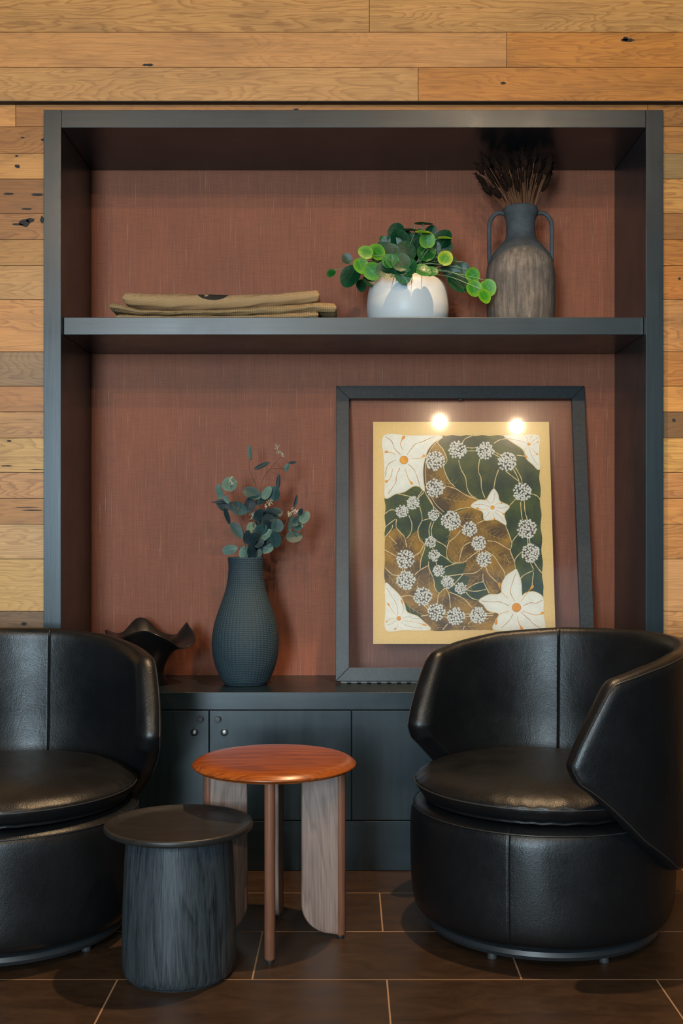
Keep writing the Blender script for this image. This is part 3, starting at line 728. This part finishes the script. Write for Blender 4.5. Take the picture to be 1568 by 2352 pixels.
lines = """590,215 562,262 606,320 635,400 608,455 650,560 700,610
615,600 700,622 780,672 890,712
725,400 745,470 780,540 790,610 820,670 890,715
890,390 880,480 900,540 905,620 930,692
1040,470 1015,540 1000,625
790,300 830,304 870,300
790,328 830,326 870,328
1000,330 1060,365
1003,352 1050,378
1150,462 1190,540 1200,590
1170,455 1215,540 1222,590
1210,725 1215,800 1225,870
1240,720 1245,800 1268,880
1265,1000 1268,1065
1278,1000 1285,1062
1285,1195 1312,1255
1310,1190 1350,1250 1385,1290
1000,268 1050,240 1120,235 1200,290 1240,320
835,208 780,230 750,270
1180,360 1245,368
1290,660 1340,680 1366,712
1170,705 1115,765
830,765 740,780 690,800
1090,905 1120,980 1142,1060 1130,1110 1160,1190 1172,1262
950,1030 1020,1040 1090,1080 1130,1102
1190,980 1150,1030 1135,1080
930,1105 1000,1150 1040,1210 1080,1270 1090,1312
1215,1120 1170,1170 1163,1210
880,1110 800,1170 770,1195 690,1203
820,1040 760,1080 730,1190
740,950 700,1000 645,1050 633,1150 670,1200
550,1030 610,1062 640,1092
570,1130 630,1168 690,1208 760,1200
610,1240 680,1215 760,1200
910,1240 850,1282 760,1290 622,1310
940,1240 960,1290 1010,1340 1050,1382
916,1290 920,1350 965,1442
916,1350 850,1370 785,1412
770,1410 850,1426 940,1410
780,1430 830,1480 905,1500
690,1370 735,1320 762,1290
620,1400 570,1450 560,1520
620,1400 650,1450 662,1555
650,1430 760,1480 832,1555
490,1190 495,1250 530,1330 540,1400 570,1442
420,760 440,860 408,940 420,1020 462,1070 430,1180 425,1250
250,662 330,680 362,690
455,650 400,705
440,640 405,690
145,822 190,790 232,790
232,860 165,910 146,935
240,862 240,930 300,1000 320,1082
335,830 360,900 350,970 318,1012
145,1100 200,1130 240,1152
150,1240 200,1290 245,1302
370,1150 420,1120 460,1050
380,1300 420,1262 490,1222
533,880 512,940 517,1000
512,880 494,940 498,1000
500,855 440,872
400,1385 420,1412
285,1245 290,1280
304,1245 303,1280
270,1470 330,1458 380,1472
455,1535 500,1580
468,1525 512,1562
610,1605 642,1610
610,1625 642,1628
760,1605 822,1602
760,1625 822,1622
940,1600 1000,1596
940,1616 995,1614
430,1620 490,1610
1312,1275 1305,1330 1300,1385
1310,1262 1235,1300 1205,1335
870,895 930,870 1000,866
730,905 770,930
845,1000 870,1012
880,1090 890,1120
520,1085 528,1100
548,1190 555,1225
595,1300 610,1320
690,1372 712,1390
770,1700 760,1728
600,1728 640,1680
800,1680 850,1650 960,1640
150,1000 200,940 210,905
180,990 240,1055
480,675 520,740 532,790
1190,560 1100,490""".split('\n')
for ln in lines: rib([tuple(float(v) for v in q.split(',')) for q in ln.split()], 4, 6, 7.5, 7)
F1 = [(140, 207), (350, 207), (592, 210), (530, 262), (482, 320), (456, 400), (444, 480), (448, 560), (457, 640), (420, 606), (370, 602), (300, 645), (230, 662), (152, 694), (147, 560), (142, 400)]
F2 = [(1080, 207), (1200, 206), (1350, 207), (1353, 330), (1358, 470), (1305, 430), (1258, 385), (1232, 318), (1170, 272), (1120, 240)]
F3 = [(1003, 625), (1030, 665), (1047, 722), (1120, 762), (1080, 820), (1097, 902), (1060, 885), (1008, 860), (930, 868), (912, 800), (825, 760), (880, 715), (940, 712), (962, 680), (985, 640)]
F4 = [(152, 1362), (215, 1410), (270, 1470), (300, 1530), (322, 1590), (400, 1622), (450, 1665), (500, 1727), (300, 1728), (157, 1728), (154, 1550)]
F5 = [(1175, 1252), (1200, 1310), (1214, 1370), (1220, 1460), (1252, 1440), (1320, 1432), (1386, 1480), (1388, 1600), (1392, 1728), (1200, 1730), (1006, 1728), (1015, 1660), (1040, 1600), (960, 1578), (920, 1530), (888, 1497), (960, 1455), (1030, 1452), (1062, 1430), (1065, 1370), (1100, 1305), (1150, 1270)]
def grow(pts, k):
    cx = sum(p[0] for p in pts)/len(pts); cy = sum(p[1] for p in pts)/len(pts)
    return [(cx+(x-cx)*k, cy+(y-cy)*k) for x, y in pts]
for f in (F1, F2, F3, F4, F5):
    poly(f, 3, 8)
    rib(f+[f[0]], 4, 7, 11, 5, False)
FL = [((297, 398, 30), ["150,215 200,250 225,310 275,360", "320,360 380,280 440,255 540,212", "*290,320 270,270 303,208", "*232,355 200,340 146,334", "*358,388 420,385 462,360", "235,395 170,440 152,530", "*210,465 190,540 150,572", "265,460 240,520 230,580 175,660", "*308,465 330,540 366,590", "330,430 380,480 410,560 425,612"]),
      ((1178, 1553, 32), ["1165,1505 1130,1430 1150,1350 1175,1280", "*1212,1505 1260,1440 1312,1380", "*1115,1480 1060,1430 1040,1355", "1120,1540 1050,1510 980,1510 905,1500", "1228,1540 1290,1515 1330,1520 1382,1495", "*1225,1580 1330,1612 1392,1590", "1212,1590 1270,1640 1310,1680 1375,1720", "*1185,1618 1195,1670 1225,1728", "1150,1600 1125,1650 1060,1715", "*1120,1582 1040,1612 1015,1690"]),
      ((990, 770, 15), ["985,740 1005,700 1008,655", "*1012,748 1040,735 1068,738", "1020,770 1060,775 1105,764", "*1015,790 1050,805 1085,826", "1005,800 1050,840 1082,880", "*988,810 1000,840 1008,866", "970,800 950,830 928,850", "*960,785 910,785 862,772", "965,765 910,745 850,748", "*972,748 955,720 935,700"]),
      ((1275, 275, 12), ["1262,265 1210,250 1160,240 1100,228", "1268,260 1262,235 1252,212", "*1278,255 1285,230 1298,208", "1290,265 1320,240 1345,222", "*1295,280 1325,270 1352,252", "*1290,295 1315,330 1348,360", "1272,300 1300,370 1345,440", "*1262,295 1240,330 1262,385"]),
      ((257, 1638, 16), ["250,1612 245,1540 205,1470 160,1400", "*275,1612 295,1560 275,1490", "*242,1615 205,1575 168,1515", "285,1640 340,1620 370,1640 420,1640", "*283,1655 380,1668 478,1694", "278,1667 330,1698 440,1716", "*250,1668 248,1700 222,1727", "236,1655 200,1680 165,1690", "*225,1640 180,1645 156,1670"])]
for (cx, cy, r), ls in FL:
    disk(cx, cy, r*1.12, 6, 9); disk(cx, cy, r, 5, 10)
    for s in ls:
        dp = s[0] == '*'; s = s.lstrip('*'); k = .6 if r < 20 else 1.0
        rib([tuple(float(v) for v in q.split(',')) for q in s.split()], 5 if dp else 6, 9, (9 if dp else 4.5)*k, 7, not dp, dp)
CL = [(717, 318, 72), (932, 325, 72), (1106, 412, 76), (1223, 650, 75), (1257, 935, 80), (1287, 1127, 75), (540, 405, 78), (543, 618, 75), (370, 735, 52), (283, 802, 54), (530, 830, 44), (665, 873, 78), (812, 940, 62), (883, 1050, 60), (925, 1175, 60),
      (508, 1040, 46), (535, 1145, 46), (570, 1265, 46), (638, 1352, 52), (742, 1403, 46), (306, 1175, 76), (313, 1340, 76), (445, 1467, 76), (550, 1590, 72), (703, 1622, 74), (878, 1612, 66)]
for (cx, cy, R) in CL:
    disk(cx, cy, R*.86, 7 if cx > 600 and cy < 800 else 9, 7)
    fr_ = 11.5 if R > 55 else 9.5; n = 0; tried = 0; got = []
    while tried < 420:
        tried += 1; rr = R*.93*math.sqrt(random.random()); aa = random.uniform(0, 2*PI); x, y = cx+rr*math.cos(aa), cy+rr*math.sin(aa)
        if all((x-u)**2+(y-v)**2 > (fr_*1.22)**2 for u, v in got): got.append((x, y))
    for (x, y) in got:
        ph = random.uniform(0, 6); vs = []
        for k in range(20):
            a = 2*PI*k/20; q = fr_*(.74+.36*math.cos(5*(a-ph))) if True else fr_
            vs.append(A(x+q*math.cos(a)*1.0, y+q*math.sin(a), 8))
        art.add([A(x, y, 8)]+vs, [(0, 1+k, 1+(k+1) % 20) for k in range(20)], 3)
po = art.build('poster', MATS, fr, smooth=False, fix=False)
tag(po, 'cream poster of white flowers and green and ochre leaves')
# ---------------------------------------------------------------- lower vase with eucalyptus
VC = Vector((X(564, 3.53), 3.53, ZC))
t = empty('tall_vase', VC, label='tall matte blue-black textured vase on the cabinet top beside the framed poster', cat='vase')
k_ = 3.53/F; zv = lambda py: Z(py, 3.53)-ZC
pv = [(1e-5, 0), (38*k_, 0), (47*k_, .001), (50*k_, .006), (55*k_, zv(1561)), (66*k_, zv(1536)), (73*k_, zv(1510)), (75.8*k_, zv(1485)), (75*k_, zv(1459)), (71*k_, zv(1434)), (64*k_, zv(1408)), (55.5*k_, zv(1383)), (47*k_, zv(1357)), (42*k_, zv(1332)), (39.8*k_, zv(1308)), (40.5*k_, zv(1290)), (41.5*k_, zv(1281)), (39*k_, zv(1280.5)), (36.5*k_, zv(1290)), (37*k_, zv(1315)), (1e-5, zv(1325))]
def vf(r, z, a, i): return r*(1+.012*math.sin(2*a+z*9)+.008*math.sin(3*a-z*15)), z
MB().lathe(smoothprof(pv, 5), 96, fn=vf).build('vase_body', M['vase'], t, angle=.9)
def leaf_mesh(name, n=14, pointed=.20, cup=.10, fold=.12):
    # unit leaf: base at origin, blade centre at (0,1,0), radius 1
    vs = [(0, 1, -cup)]; fs = []; rings = 5
    for r in range(1, rings+1):
        q = r/rings
        for k in range(24):
            a = 2*PI*k/24-PI/2; x, y = q*math.cos(a), q*math.sin(a)
            if y > 0: y *= 1+pointed*y
            if r == rings and k == 0: y *= .90
            z = cup*(q*q-1)+fold*abs(x)*.5-.10*max(0, y)**2
            vs.append((x, 1+y, z))
    for k in range(24): fs.append((0, 1+k, 1+(k+1) % 24))
    for r in range(rings-1):
        for k in range(24):
            a = 1+r*24+k; b = 1+r*24+(k+1) % 24; fs.append((a, a+24, b+24, b))
    return vs, fs
LV, LF = leaf_mesh('leaf')
LM = {}
def leaf_obj(name, mat, parent, base, tip, width, nrm, bend=0):
    """blade from base to tip (world), full width in metres, facing nrm"""
    key = mat
    if key not in LM:
        me = bpy.data.meshes.new(name); me.from_pydata(LV, [], LF); me.materials.append(M[mat]); 
        me.polygons.foreach_set('use_smooth', [True]*len(me.polygons)); me.update(); LM[key] = me
    o = bpy.data.objects.new(name, LM[key]); C.objects.link(o)
    if parent is not None: o.parent = parent
    y = (tip-base); L = y.length; y = y.normalized(); z = (nrm-y*nrm.dot(y)).normalized(); x = y.cross(z)
    mt = Matrix((x, y, z)).transposed().to_4x4()
    off = parent.location if parent is not None else Vector((0, 0, 0))
    o.matrix_local = Matrix.Translation(base-off)@mt@Matrix.Diagonal((width/2, L/2.1, (width+L)/4.2, 1))
    return o
def EP(x, y, d): return P(440+x/3.92, 1000+y/3.92, d)
branches = [
 ('tallest eucalyptus sprig, reaching up right with a cream seed cluster at its tip', [(560, 1160), (590, 900), (610, 560), (640, 400), (700, 310), (800, 195)], 3.54,
   [(630, 275, 150, 42, 25, 'd', -.2), (855, 290, 75, 42, 70, 'l', 0), (905, 245, 75, 22, 5, 'd', 0), (780, 420, 140, 38, 85, 'd', .2), (675, 520, 130, 75, 60, 'l', 0), (740, 530, 135, 120, 80, 'm', 0), (630, 570, 155, 90, 40, 'm', .1), (710, 690, 170, 70, 0, 'd', 0), (690, 770, 130, 115, 20, 'd', 0)],
   [(770, 100, 32), (785, 150, 22), (820, 175, 20), (700, 610, 45), (665, 640, 22)], [[(700, 310), (740, 300), (850, 300)], [(700, 320), (760, 350), (790, 380)], [(605, 660), (640, 635), (690, 620)]]),
 ('thin upright eucalyptus sprig ending in one narrow pale leaf', [(540, 1160), (560, 800), (580, 480), (545, 380), (520, 290), (527, 200)], 3.56,
   [(525, 155, 140, 32, 95, 'l', 0), (540, 520, 165, 115, -25, 'm', 0), (520, 630, 135, 95, 80, 'd', 0), (760, 695, 110, 100, 10, 'm', 0), (640, 755, 120, 90, 30, 'd', .1), (600, 810, 120, 90, 60, 'd', 0), (540, 830, 105, 90, 70, 'l', -.1)],
   [(555, 700, 26), (545, 735, 34), (590, 715, 24)], [[(560, 800), (560, 760), (555, 735)]]),
 ('eucalyptus sprig leaning left with large round leaves and a small seed cluster', [(500, 1160), (470, 900), (440, 780), (410, 700), (385, 580), (370, 480)], 3.51,
   [(340, 440, 135, 130, 80, 'l', 0), (250, 510, 140, 58, 100, 'l', .2), (310, 575, 80, 40, -60, 'l', 0), (285, 630, 135, 90, 145, 'd', 0), (415, 655, 175, 110, -25, 'm', 0), (265, 604, 160, 20, 178, 'd', 0), (318, 725, 150, 42, -72, 'd', 0)],
   [(365, 385, 18), (375, 430, 34), (350, 410, 22)], [[(410, 700), (430, 600), (395, 500)], [(385, 640), (340, 600), (250, 570)]]),
 ('short eucalyptus sprig low on the left of the vase mouth', [(490, 1160), (490, 1040), (470, 900), (440, 840)], 3.50,
   [(405, 850, 165, 85, -55, 'm', 0), (340, 1030, 135, 85, 15, 'l', .2), (470, 1060, 125, 90, 85, 'l', 0), (545, 940, 125, 85, 60, 'd', 0), (540, 1000, 100, 40, 60, 'm', 0), (600, 1070, 100, 60, 70, 'm', 0), (500, 920, 120, 70, 80, 'd', .1)],
   [], [[(490, 1010), (440, 985), (400, 985)]]),
 ('eucalyptus sprig bending far right with a cream seed cluster', [(600, 1160), (650, 1060), (740, 960), (820, 850), (870, 740), (915, 690)], 3.50,
   [(1015, 740, 120, 85, 55, 'l', 0), (955, 765, 135, 75, 45, 'm', 0), (890, 800, 150, 38, 85, 'l', .2), (920, 915, 145, 110, 10, 'm', 0), (960, 825, 90, 62, 30, 'l', 0), (978, 690, 66, 44, 60, 'd', 0), (937, 595, 120, 26, 76, 'd', 0), (770, 815, 120, 110, 85, 'm', 0), (755, 935, 145, 100, -80, 'm', 0), (660, 900, 150, 80, 40, 'l', 0), (660, 1010, 140, 105, -5, 'l', 0), (580, 900, 110, 80, 100, 'd', .1), (620, 850, 120, 90, 30, 'm', .15), (560, 990, 110, 85, 40, 'd', .1), (690, 820, 110, 85, 120, 'd', .15), (600, 720, 110, 80, 60, 'd', .2), (540, 1050, 110, 80, 100, 'd', .1), (650, 950, 110, 80, 20, 'd', .1), (600, 970, 100, 80, 20, 'd', 0), (600, 1030, 100, 70, 60, 'd', 0), (700, 860, 120, 90, 60, 'd', .2)],
   [(915, 680, 46), (880, 710, 26), (950, 690, 24)], [[(760, 940), (820, 930), (880, 920)], [(870, 740), (905, 690), (935, 640)]])]
for lab, st, dep, lvs, ber, twigs in branches:
    base = EP(st[0][0], st[0][1], 3.53)
    t = empty('eucalyptus_sprig', base, label=lab, cat='sprig', group='eucalyptus in the tall vase')
    n_ = len(st); path = [EP(x, y, 3.53+(dep-3.53)*i/(n_-1)) for i, (x, y) in enumerate(st)]
    pp = crom(path, 6); mb = MB().tube([p-base for p in pp], [.0016-.0009*i/(len(pp)-1) for i in range(len(pp))], 6)
    for tw in twigs: mb.tube([p-base for p in crom([EP(x, y, dep) for x, y in tw], 5)], .0006, 5)
    mb.build('stem', M['twig'], t)
    for (x, y, L, W, an, tone, dd) in lvs:
        a = math.radians(an); d = dep+dd*.1+random.uniform(-.03, .02); sk = random.uniform(-.012, .012)
        b0 = EP(x-L/2*math.cos(a), y+L/2*math.sin(a), d-sk); b1 = EP(x+L/2*math.cos(a), y-L/2*math.sin(a), d+sk)
        nr = Vector((random.uniform(-.35, .35), -1, random.uniform(-.2, .5)))
        leaf_obj('leaf', 'euc_'+tone, t, b0, b1, W*d/F/3.92*1.05, nr)
        # petiole to the nearest point of the stem
        near = min(pp, key=lambda q: (q-b0).length)
        if (near-b0).length < .05:
            MB().tube([near-base, (near+b0)/2-base+Vector((0, 0, .002)), b0-base], .0005, 5).build('petiole', M['twig'], t)
    for (x, y, R) in ber:
        mb = MB(); c = EP(x, y, dep-.01); rr = R/3.92*dep/F
        for k in range(16):
            v = Vector((random.gauss(0, 1), random.gauss(0, 1), random.gauss(0, 1))).normalized()*rr*random.uniform(.4, 1)
            mb.ball(c+v-base, .0015, 6)
            mb.tube([c-base, c+v-base], .0003, 4)
        mb.build('seed_cluster', M['berry'], t)
# ---------------------------------------------------------------- amphora with dried grass
AD = 3.55; AC = Vector((X(1195, AD), AD, ZS)); k_ = AD/F
t = empty('amphora', AC, label='tall weathered grey clay amphora with two handles at the right end of the shelf', cat='vase')
za = lambda py: Z(py+8*min(1, max(0, (640-py)/150)), AD)-ZS
pa = [(1e-5, 0), (66*k_, 0), (73*k_, .004), (76*k_, .02), (77.5*k_, .07), (78*k_, za(650)), (77*k_, za(622)), (73*k_, za(600)), (66*k_, za(584)), (56*k_, za(570)), (44*k_, za(556)), (36*k_, za(545)), (33*k_, za(530)), (33*k_, za(512)), (35*k_, za(495)), (39.5*k_, za(484)), (40.5*k_, za(477)), (39*k_, za(471)), (34*k_, za(468)), (30*k_, za(471)), (29*k_, za(490)), (28*k_, za(530)), (1e-5, za(540))]
MB().lathe(smoothprof(pa, 4), 80, fn=lambda r, z, a, i: (r*(1+.008*math.sin(2*a+z*12)+.006*math.sin(5*a+z*30)), z)).build('clay_body', M['amphora'], t, angle=.9)
for s in (-1, 1):
    hp = [(36, 483), (50, 481), (62, 488), (70, 502), (72, 522), (72, 552), (72, 580), (71, 600), (70, 612)]
    pts = crom([(s*x*k_, 0, za(y)) for x, y in hp], 6)
    MB().tube(pts, [.0068 if i < len(pts)-8 else .0068-.0002*(i-len(pts)+8) for i in range(len(pts))], 12).build('handle', M['amphora'], t)
def grass(i, x0, lean, hx, hy, ydir, L, W):
    top = P(hx, hy, AD+ydir); top.z = min(top.z, 2.176); L = min(L, 2.212-top.z); foot = AC+Vector((x0, random.uniform(-.012, .012), za(545)+.02))
    g = empty('dried_grass_stalk', foot, label='dark brown dried grass stalk standing in the clay amphora', cat='dried grass', group='dried grass stalks in the clay amphora')
    mid = (foot+top)/2; mid.x = foot.x+(top.x-foot.x)*.38; mid.z += .01
    path = crom([foot, mid, top], 6)
    MB().tube([p-foot for p in path], .0009, 5).build('stem', M['dry_stem'], g)
    dr = (path[-1]-path[-2]).normalized(); hd = MB()
    n = 9; ax = [top+dr*L*(k/n)-foot for k in range(n+1)]
    hd.tube(ax, [max(.0006, W*.62*math.sin(PI*(.12+.86*k/n))) for k in range(n+1)], 7)
    for k in range(34):   # bristling awns
        u = random.random(); c = top+dr*L*u-foot; rad = Vector((random.gauss(0, 1), random.gauss(0, 1), random.gauss(0, 1)))
        rad = (rad-dr*rad.dot(dr)).normalized(); e = c+rad*W*random.uniform(.7, 1.25)*math.sin(PI*(.2+.7*u))+dr*.012
        hd.tube([c, e], [.0015, .0003], 4, cap=False)
    hd.build('seed_head', M['dry_head'], g, fix=False)
heads = [(random.gauss(1188, 38), random.gauss(398, 20)) for _ in range(16)]+[(1112, 402), (1118, 428), (1124, 385), (1130, 448), (1138, 410), (1140, 385), (1146, 430), (1150, 400), (1152, 375), (1158, 385), (1160, 420), (1166, 395), (1170, 370), (1172, 430), (1178, 400), (1182, 415), (1188, 385), (1190, 440), (1194, 405), (1200, 420), (1205, 390), (1212, 410), (1214, 440), (1220, 385), (1226, 400), (1232, 425), (1236, 405), (1240, 395), (1248, 420), (1252, 402), (1150, 455), (1244, 440), (1165, 440), (1226, 370), (1200, 375)]
for i, (hx, hy) in enumerate(heads):
    grass(i, (hx-1180)/75*.026+.003, 0, hx, hy, random.uniform(-.05, .04), random.uniform(.040, .058), random.uniform(.013, .018))
# ---------------------------------------------------------------- potted plant
PD = 3.51; PC = Vector((X(936, PD), PD, ZS)); k_ = PD/F
t = empty('potted_plant', PC, label='trailing plant with round green leaves in a squat white bowl on the shelf', cat='potted plant')
zp = lambda py: Z(py, PD)-ZS
pp_ = [(1e-5, 0), (74*k_, 0), (85*k_, .003), (91*k_, zp(733)), (93.6*k_, zp(718)), (94*k_, zp(704)), (92.5*k_, zp(687)), (90*k_, zp(670)), (86*k_, zp(658)), (79*k_, zp(648.5)), (68*k_, zp(642.5)), (63*k_, zp(642)), (60*k_, zp(645)), (59*k_, zp(652)), (1e-5, zp(653))]
MB().lathe(smoothprof(pp_, 5), 96).build('bowl', M['pot'], t, angle=.9)
MB().lathe([(1e-5, zp(649)), (.05, zp(649.5)), (.0775, zp(651))], 40, fn=lambda r, z, a, i: (r, z+.003*math.sin(a*5+r*90))).build('soil', M['soil'], t)
def LP(x, y, d): return P(740+x/2.24, 330+y/2.24, d)
lv = [(225, 560, 38, 'b', -.10), (282, 558, 44, 'b', -.08), (198, 625, 41, 'b', -.11), (255, 655, 46, 'b', -.11), (515, 455, 40, 'y', -.07), (630, 485, 37, 'y', -.06), (540, 498, 42, 'b', -.05), (772, 675, 38, 'b', -.07), (780, 742, 41, 'b', -.08), (852, 738, 43, 'b', -.07), (833, 782, 38, 'b', -.09), (632, 590, 40, 'y', -.08), (46, 665, 24, 'm', .0),
      (145, 678, 58, 'd', -.06), (128, 592, 27, 'd', -.03), (335, 645, 54, 'd', -.115), (318, 500, 26, 'm', -.02), (380, 455, 46, 'd', 0), (450, 445, 46, 'd', -.02), (515, 412, 44, 'd', .02), (545, 412, 26, 'd', .0), (400, 500, 56, 'd', -.03), (352, 560, 50, 'd', -.06), (425, 560, 58, 'd', -.06), (405, 610, 50, 'd', -.08),
      (535, 560, 50, 'm', -.04), (620, 540, 50, 'd', -.03), (605, 560, 40, 'm', -.02), (515, 650, 42, 'm', -.02), (440, 640, 48, 'd', -.05), (672, 665, 44, 'd', -.02), (700, 710, 56, 'd', -.05), (722, 645, 36, 'd', -.01), (240, 705, 34, 'd', -.05), (200, 728, 30, 'd', -.02), (665, 608, 28, 'd', 0), (570, 590, 44, 'd', .02),
      (480, 520, 52, 'd', .0), (300, 595, 40, 'd', -.02), (375, 530, 40, 'm', .02), (470, 590, 44, 'd', .03), (590, 500, 38, 'd', .03), (560, 460, 36, 'd', .02), (345, 605, 38, 'm', .02), (640, 640, 30, 'd', .02), (500, 480, 38, 'm', .01)]
random.seed(23)
for _ in range(34):
    lv.append((random.gauss(455, 75), random.gauss(545, 48), random.uniform(34, 52), random.choice('dddm'), random.uniform(-.03, .07)))
tones = {'b': 'leaf_bright', 'y': 'leaf_yellow', 'd': 'leaf_dark', 'm': 'leaf_mid'}
for i, (x, y, R, tn_, dd) in enumerate(lv):
    if 330 < x < 600 and 590 < y < 690: dd = -.155
    d = PD+dd+random.uniform(-.01, .01); c = LP(x, y, d); r = R/2.24*d/F
    root = PC+Vector((random.uniform(-.045, .045), random.uniform(-.04, .03), zp(649)))
    out = (c-root); an = math.atan2(out.z, out.x)+random.uniform(-.7, .7)
    if y > 620 and abs(x-460) > 130: an = -PI/2+random.uniform(-.8, .8)
    dirv = Vector((math.cos(an), random.uniform(-.25, .15), math.sin(an))).normalized()
    flat = .45 if (x, y) in ((515, 455), (515, 412), (545, 412), (630, 485), (450, 445)) else 1
    nr = Vector((random.uniform(-.4, .4), -1, random.uniform(0, .65)))
    if flat < 1: nr = Vector((random.uniform(-.2, .2), -.45, 1)); dirv = Vector((1, .1, .05)).normalized()
    b0 = c-dirv*r; b1 = c+dirv*r*1.05
    lo = leaf_obj('leaf', tones[tn_], t, b0, b1, r*2, nr)
    mid = (root+b0)/2+Vector((0, 0, .03 if abs(x-460) > 150 else .01)); 
    q = crom([root, root+Vector((0, 0, .02))+(b0-root)*.12, mid, b0], 6)
    MB().tube([p-PC for p in q], .0011, 6).build('stem', M['stem_green'], t)
# ---------------------------------------------------------------- folded sacks
def sack(name, xs_, zc, th_, depth, yc, org, mat, parent, nx=150, ends=.012):
    """padded folded cloth: closed rounded section swept along x; zc, th_: knots over x"""
    mb = MB(); n = 36; vs = []; fs = []; xa, xb = xs_
    cols = [xa+(xb-xa)*(.5-.5*math.cos(PI*i/nx)) for i in range(nx+1)]
    for x in cols:
        e = min(x-xa, xb-x)/ends; sc = math.sqrt(max(0.0004, 1-(1-min(1, e))**2))
        z0 = float(np.interp(x, *zc)); tt = float(np.interp(x, *th_))
        zz = [float(np.interp(x+s*.008, *zc)) for s in (-1, 0, 1)]; z0 = sum(zz)/3
        for k in range(n):
            a = 2*PI*k/n; cy = math.copysign(abs(math.cos(a))**.32, math.cos(a)); cz = math.copysign(abs(math.sin(a))**.9, math.sin(a))
            y = yc+depth/2*cy*(1-.03*(1-sc)); z = z0+tt/2*cz*sc+.0012*math.sin(x*55+k)*abs(cz)+.0012*math.sin(x*23+1.7*k)
            vs.append((x-org.x, y-org.y+.003*math.sin(x*31)+.002*math.sin(x*77), z-org.z))
    for i in range(nx):
        for k in range(n): l = (k+1) % n; fs.append((i*n+k, i*n+l, (i+1)*n+l, (i+1)*n+k))
    fs.append(tuple(range(n))); fs.append(tuple(nx*n+k for k in range(n)))
    return mb.add(vs, fs).build(name, mat, parent, angle=1.3)
SY = 3.525; dF = 3.42
def sx(v): return X(200+v/2.613, dF)
def sz(v): return Z(640+v/2.613, dF)
off = ZS+.0010-(sz(229+0))   # nothing sinks into the board
org = Vector((X(505, 3.5), SY, ZS))
kx = [sx(v) for v in (150, 300, 700, 1100, 1250, 1400, 1500)]
t = empty('folded_sack', org, label='coarse brown burlap sack folded flat, lying under the printed sack', cat='sack', group='folded burlap sacks on the shelf')
sack('lower_fold', (sx(165), sx(1388)), (kx, [ZS+.0125, ZS+.010, ZS+.0095, ZS+.012, ZS+.017, ZS+.019, ZS+.018]), (kx, [.021, .017, .016, .019, .027, .031, .030]), .20, SY, org, M['burlap_coarse'], t)
kx2 = [sx(v) for v in (125, 170, 220, 300, 500, 700, 900, 1150, 1350, 1400, 1500)]
zt = [sz(v) for v in (135, 133, 155, 178, 183, 183, 170, 150, 138, 135, 137)]
zbm = [sz(v) for v in (182, 190, 200, 216, 226, 226, 222, 215, 190, 200, 215)]
zbm = [max(z, ZS+.018) for z in zbm]
sack('upper_fold', (sx(125), sx(1497)), (kx2, [(a+b)/2 for a, b in zip(zt, zbm)]), (kx2, [a-b for a, b in zip(zt, zbm)]), .205, SY, org, M['burlap_coarse'], t)
t = empty('folded_sack', org+Vector((0, 0, 0)), label='tan burlap sack with a black printed emblem, folded on top of the coarse sack', cat='sack', group='folded burlap sacks on the shelf')
kx3 = [sx(v) for v in (205, 260, 500, 750, 950, 1150, 1280, 1395)]
zt = [sz(v) for v in (74, 72, 74, 80, 80, 72, 56, 56)]
zl = [sz(v) for v in (140, 158, 178, 180, 170, 152, 142, 132)]
sack('folded_cloth', (sx(204), sx(1394)), (kx3, [(a+b)/2 for a, b in zip(zt, zl)]), (kx3, [a-b for a, b in zip(zt, zl)]), .19, SY, org, M['burlap_fine'], t)
# ---------------------------------------------------------------- ruffled bowl
RD = 3.54; RC = Vector((X(345, RD), RD, ZC))
t = None
prf = [(1e-5, 0), (.045, 0), (.050, .003), (.047, .012), (.040, .03), (.043, .05), (.055, .075), (.072, .098), (.090, .115), (.107, .128), (.124, .138)]
prf = [(r*1.07, z*1.12) for r, z in prf]
prb = [(r-.003 if i > 0 else r, z+.004) for i, (r, z) in enumerate(prf)][::-1]
allp = prf+[(.134, .157)]+prb[:-4]+[(1e-5, .036)]
RK = [(0, 5), (18, -14), (38, -26), (60, 8), (85, 2), (112, -34), (135, -8), (152, 2), (180, -14), (205, 16), (232, 10), (250, -10), (276, -17), (300, 0), (332, 24), (360, 5)]
def rf(r, z, a, i):
    k = max(0, (r-.045)/.09)**1.3; dg = math.degrees(a) % 360
    q = sum(np.interp((dg+w_) % 360, [p[0] for p in RK], [p[1] for p in RK]) for w_ in (-9, -6, -3, 0, 3, 6, 9))/7
    return r*(1+.07*k*math.sin(6*a+2.0)), z-.006*k-q*.00138*1.25*k
o = MB().lathe(smoothprof(allp, 4), 200, fn=rf).build('ruffled_bowl', M['ruffle'], angle=1.2)
o.location = RC
tag(o, 'black bowl with a wavy ruffled rim on the cabinet top behind the left armchair', 'bowl')
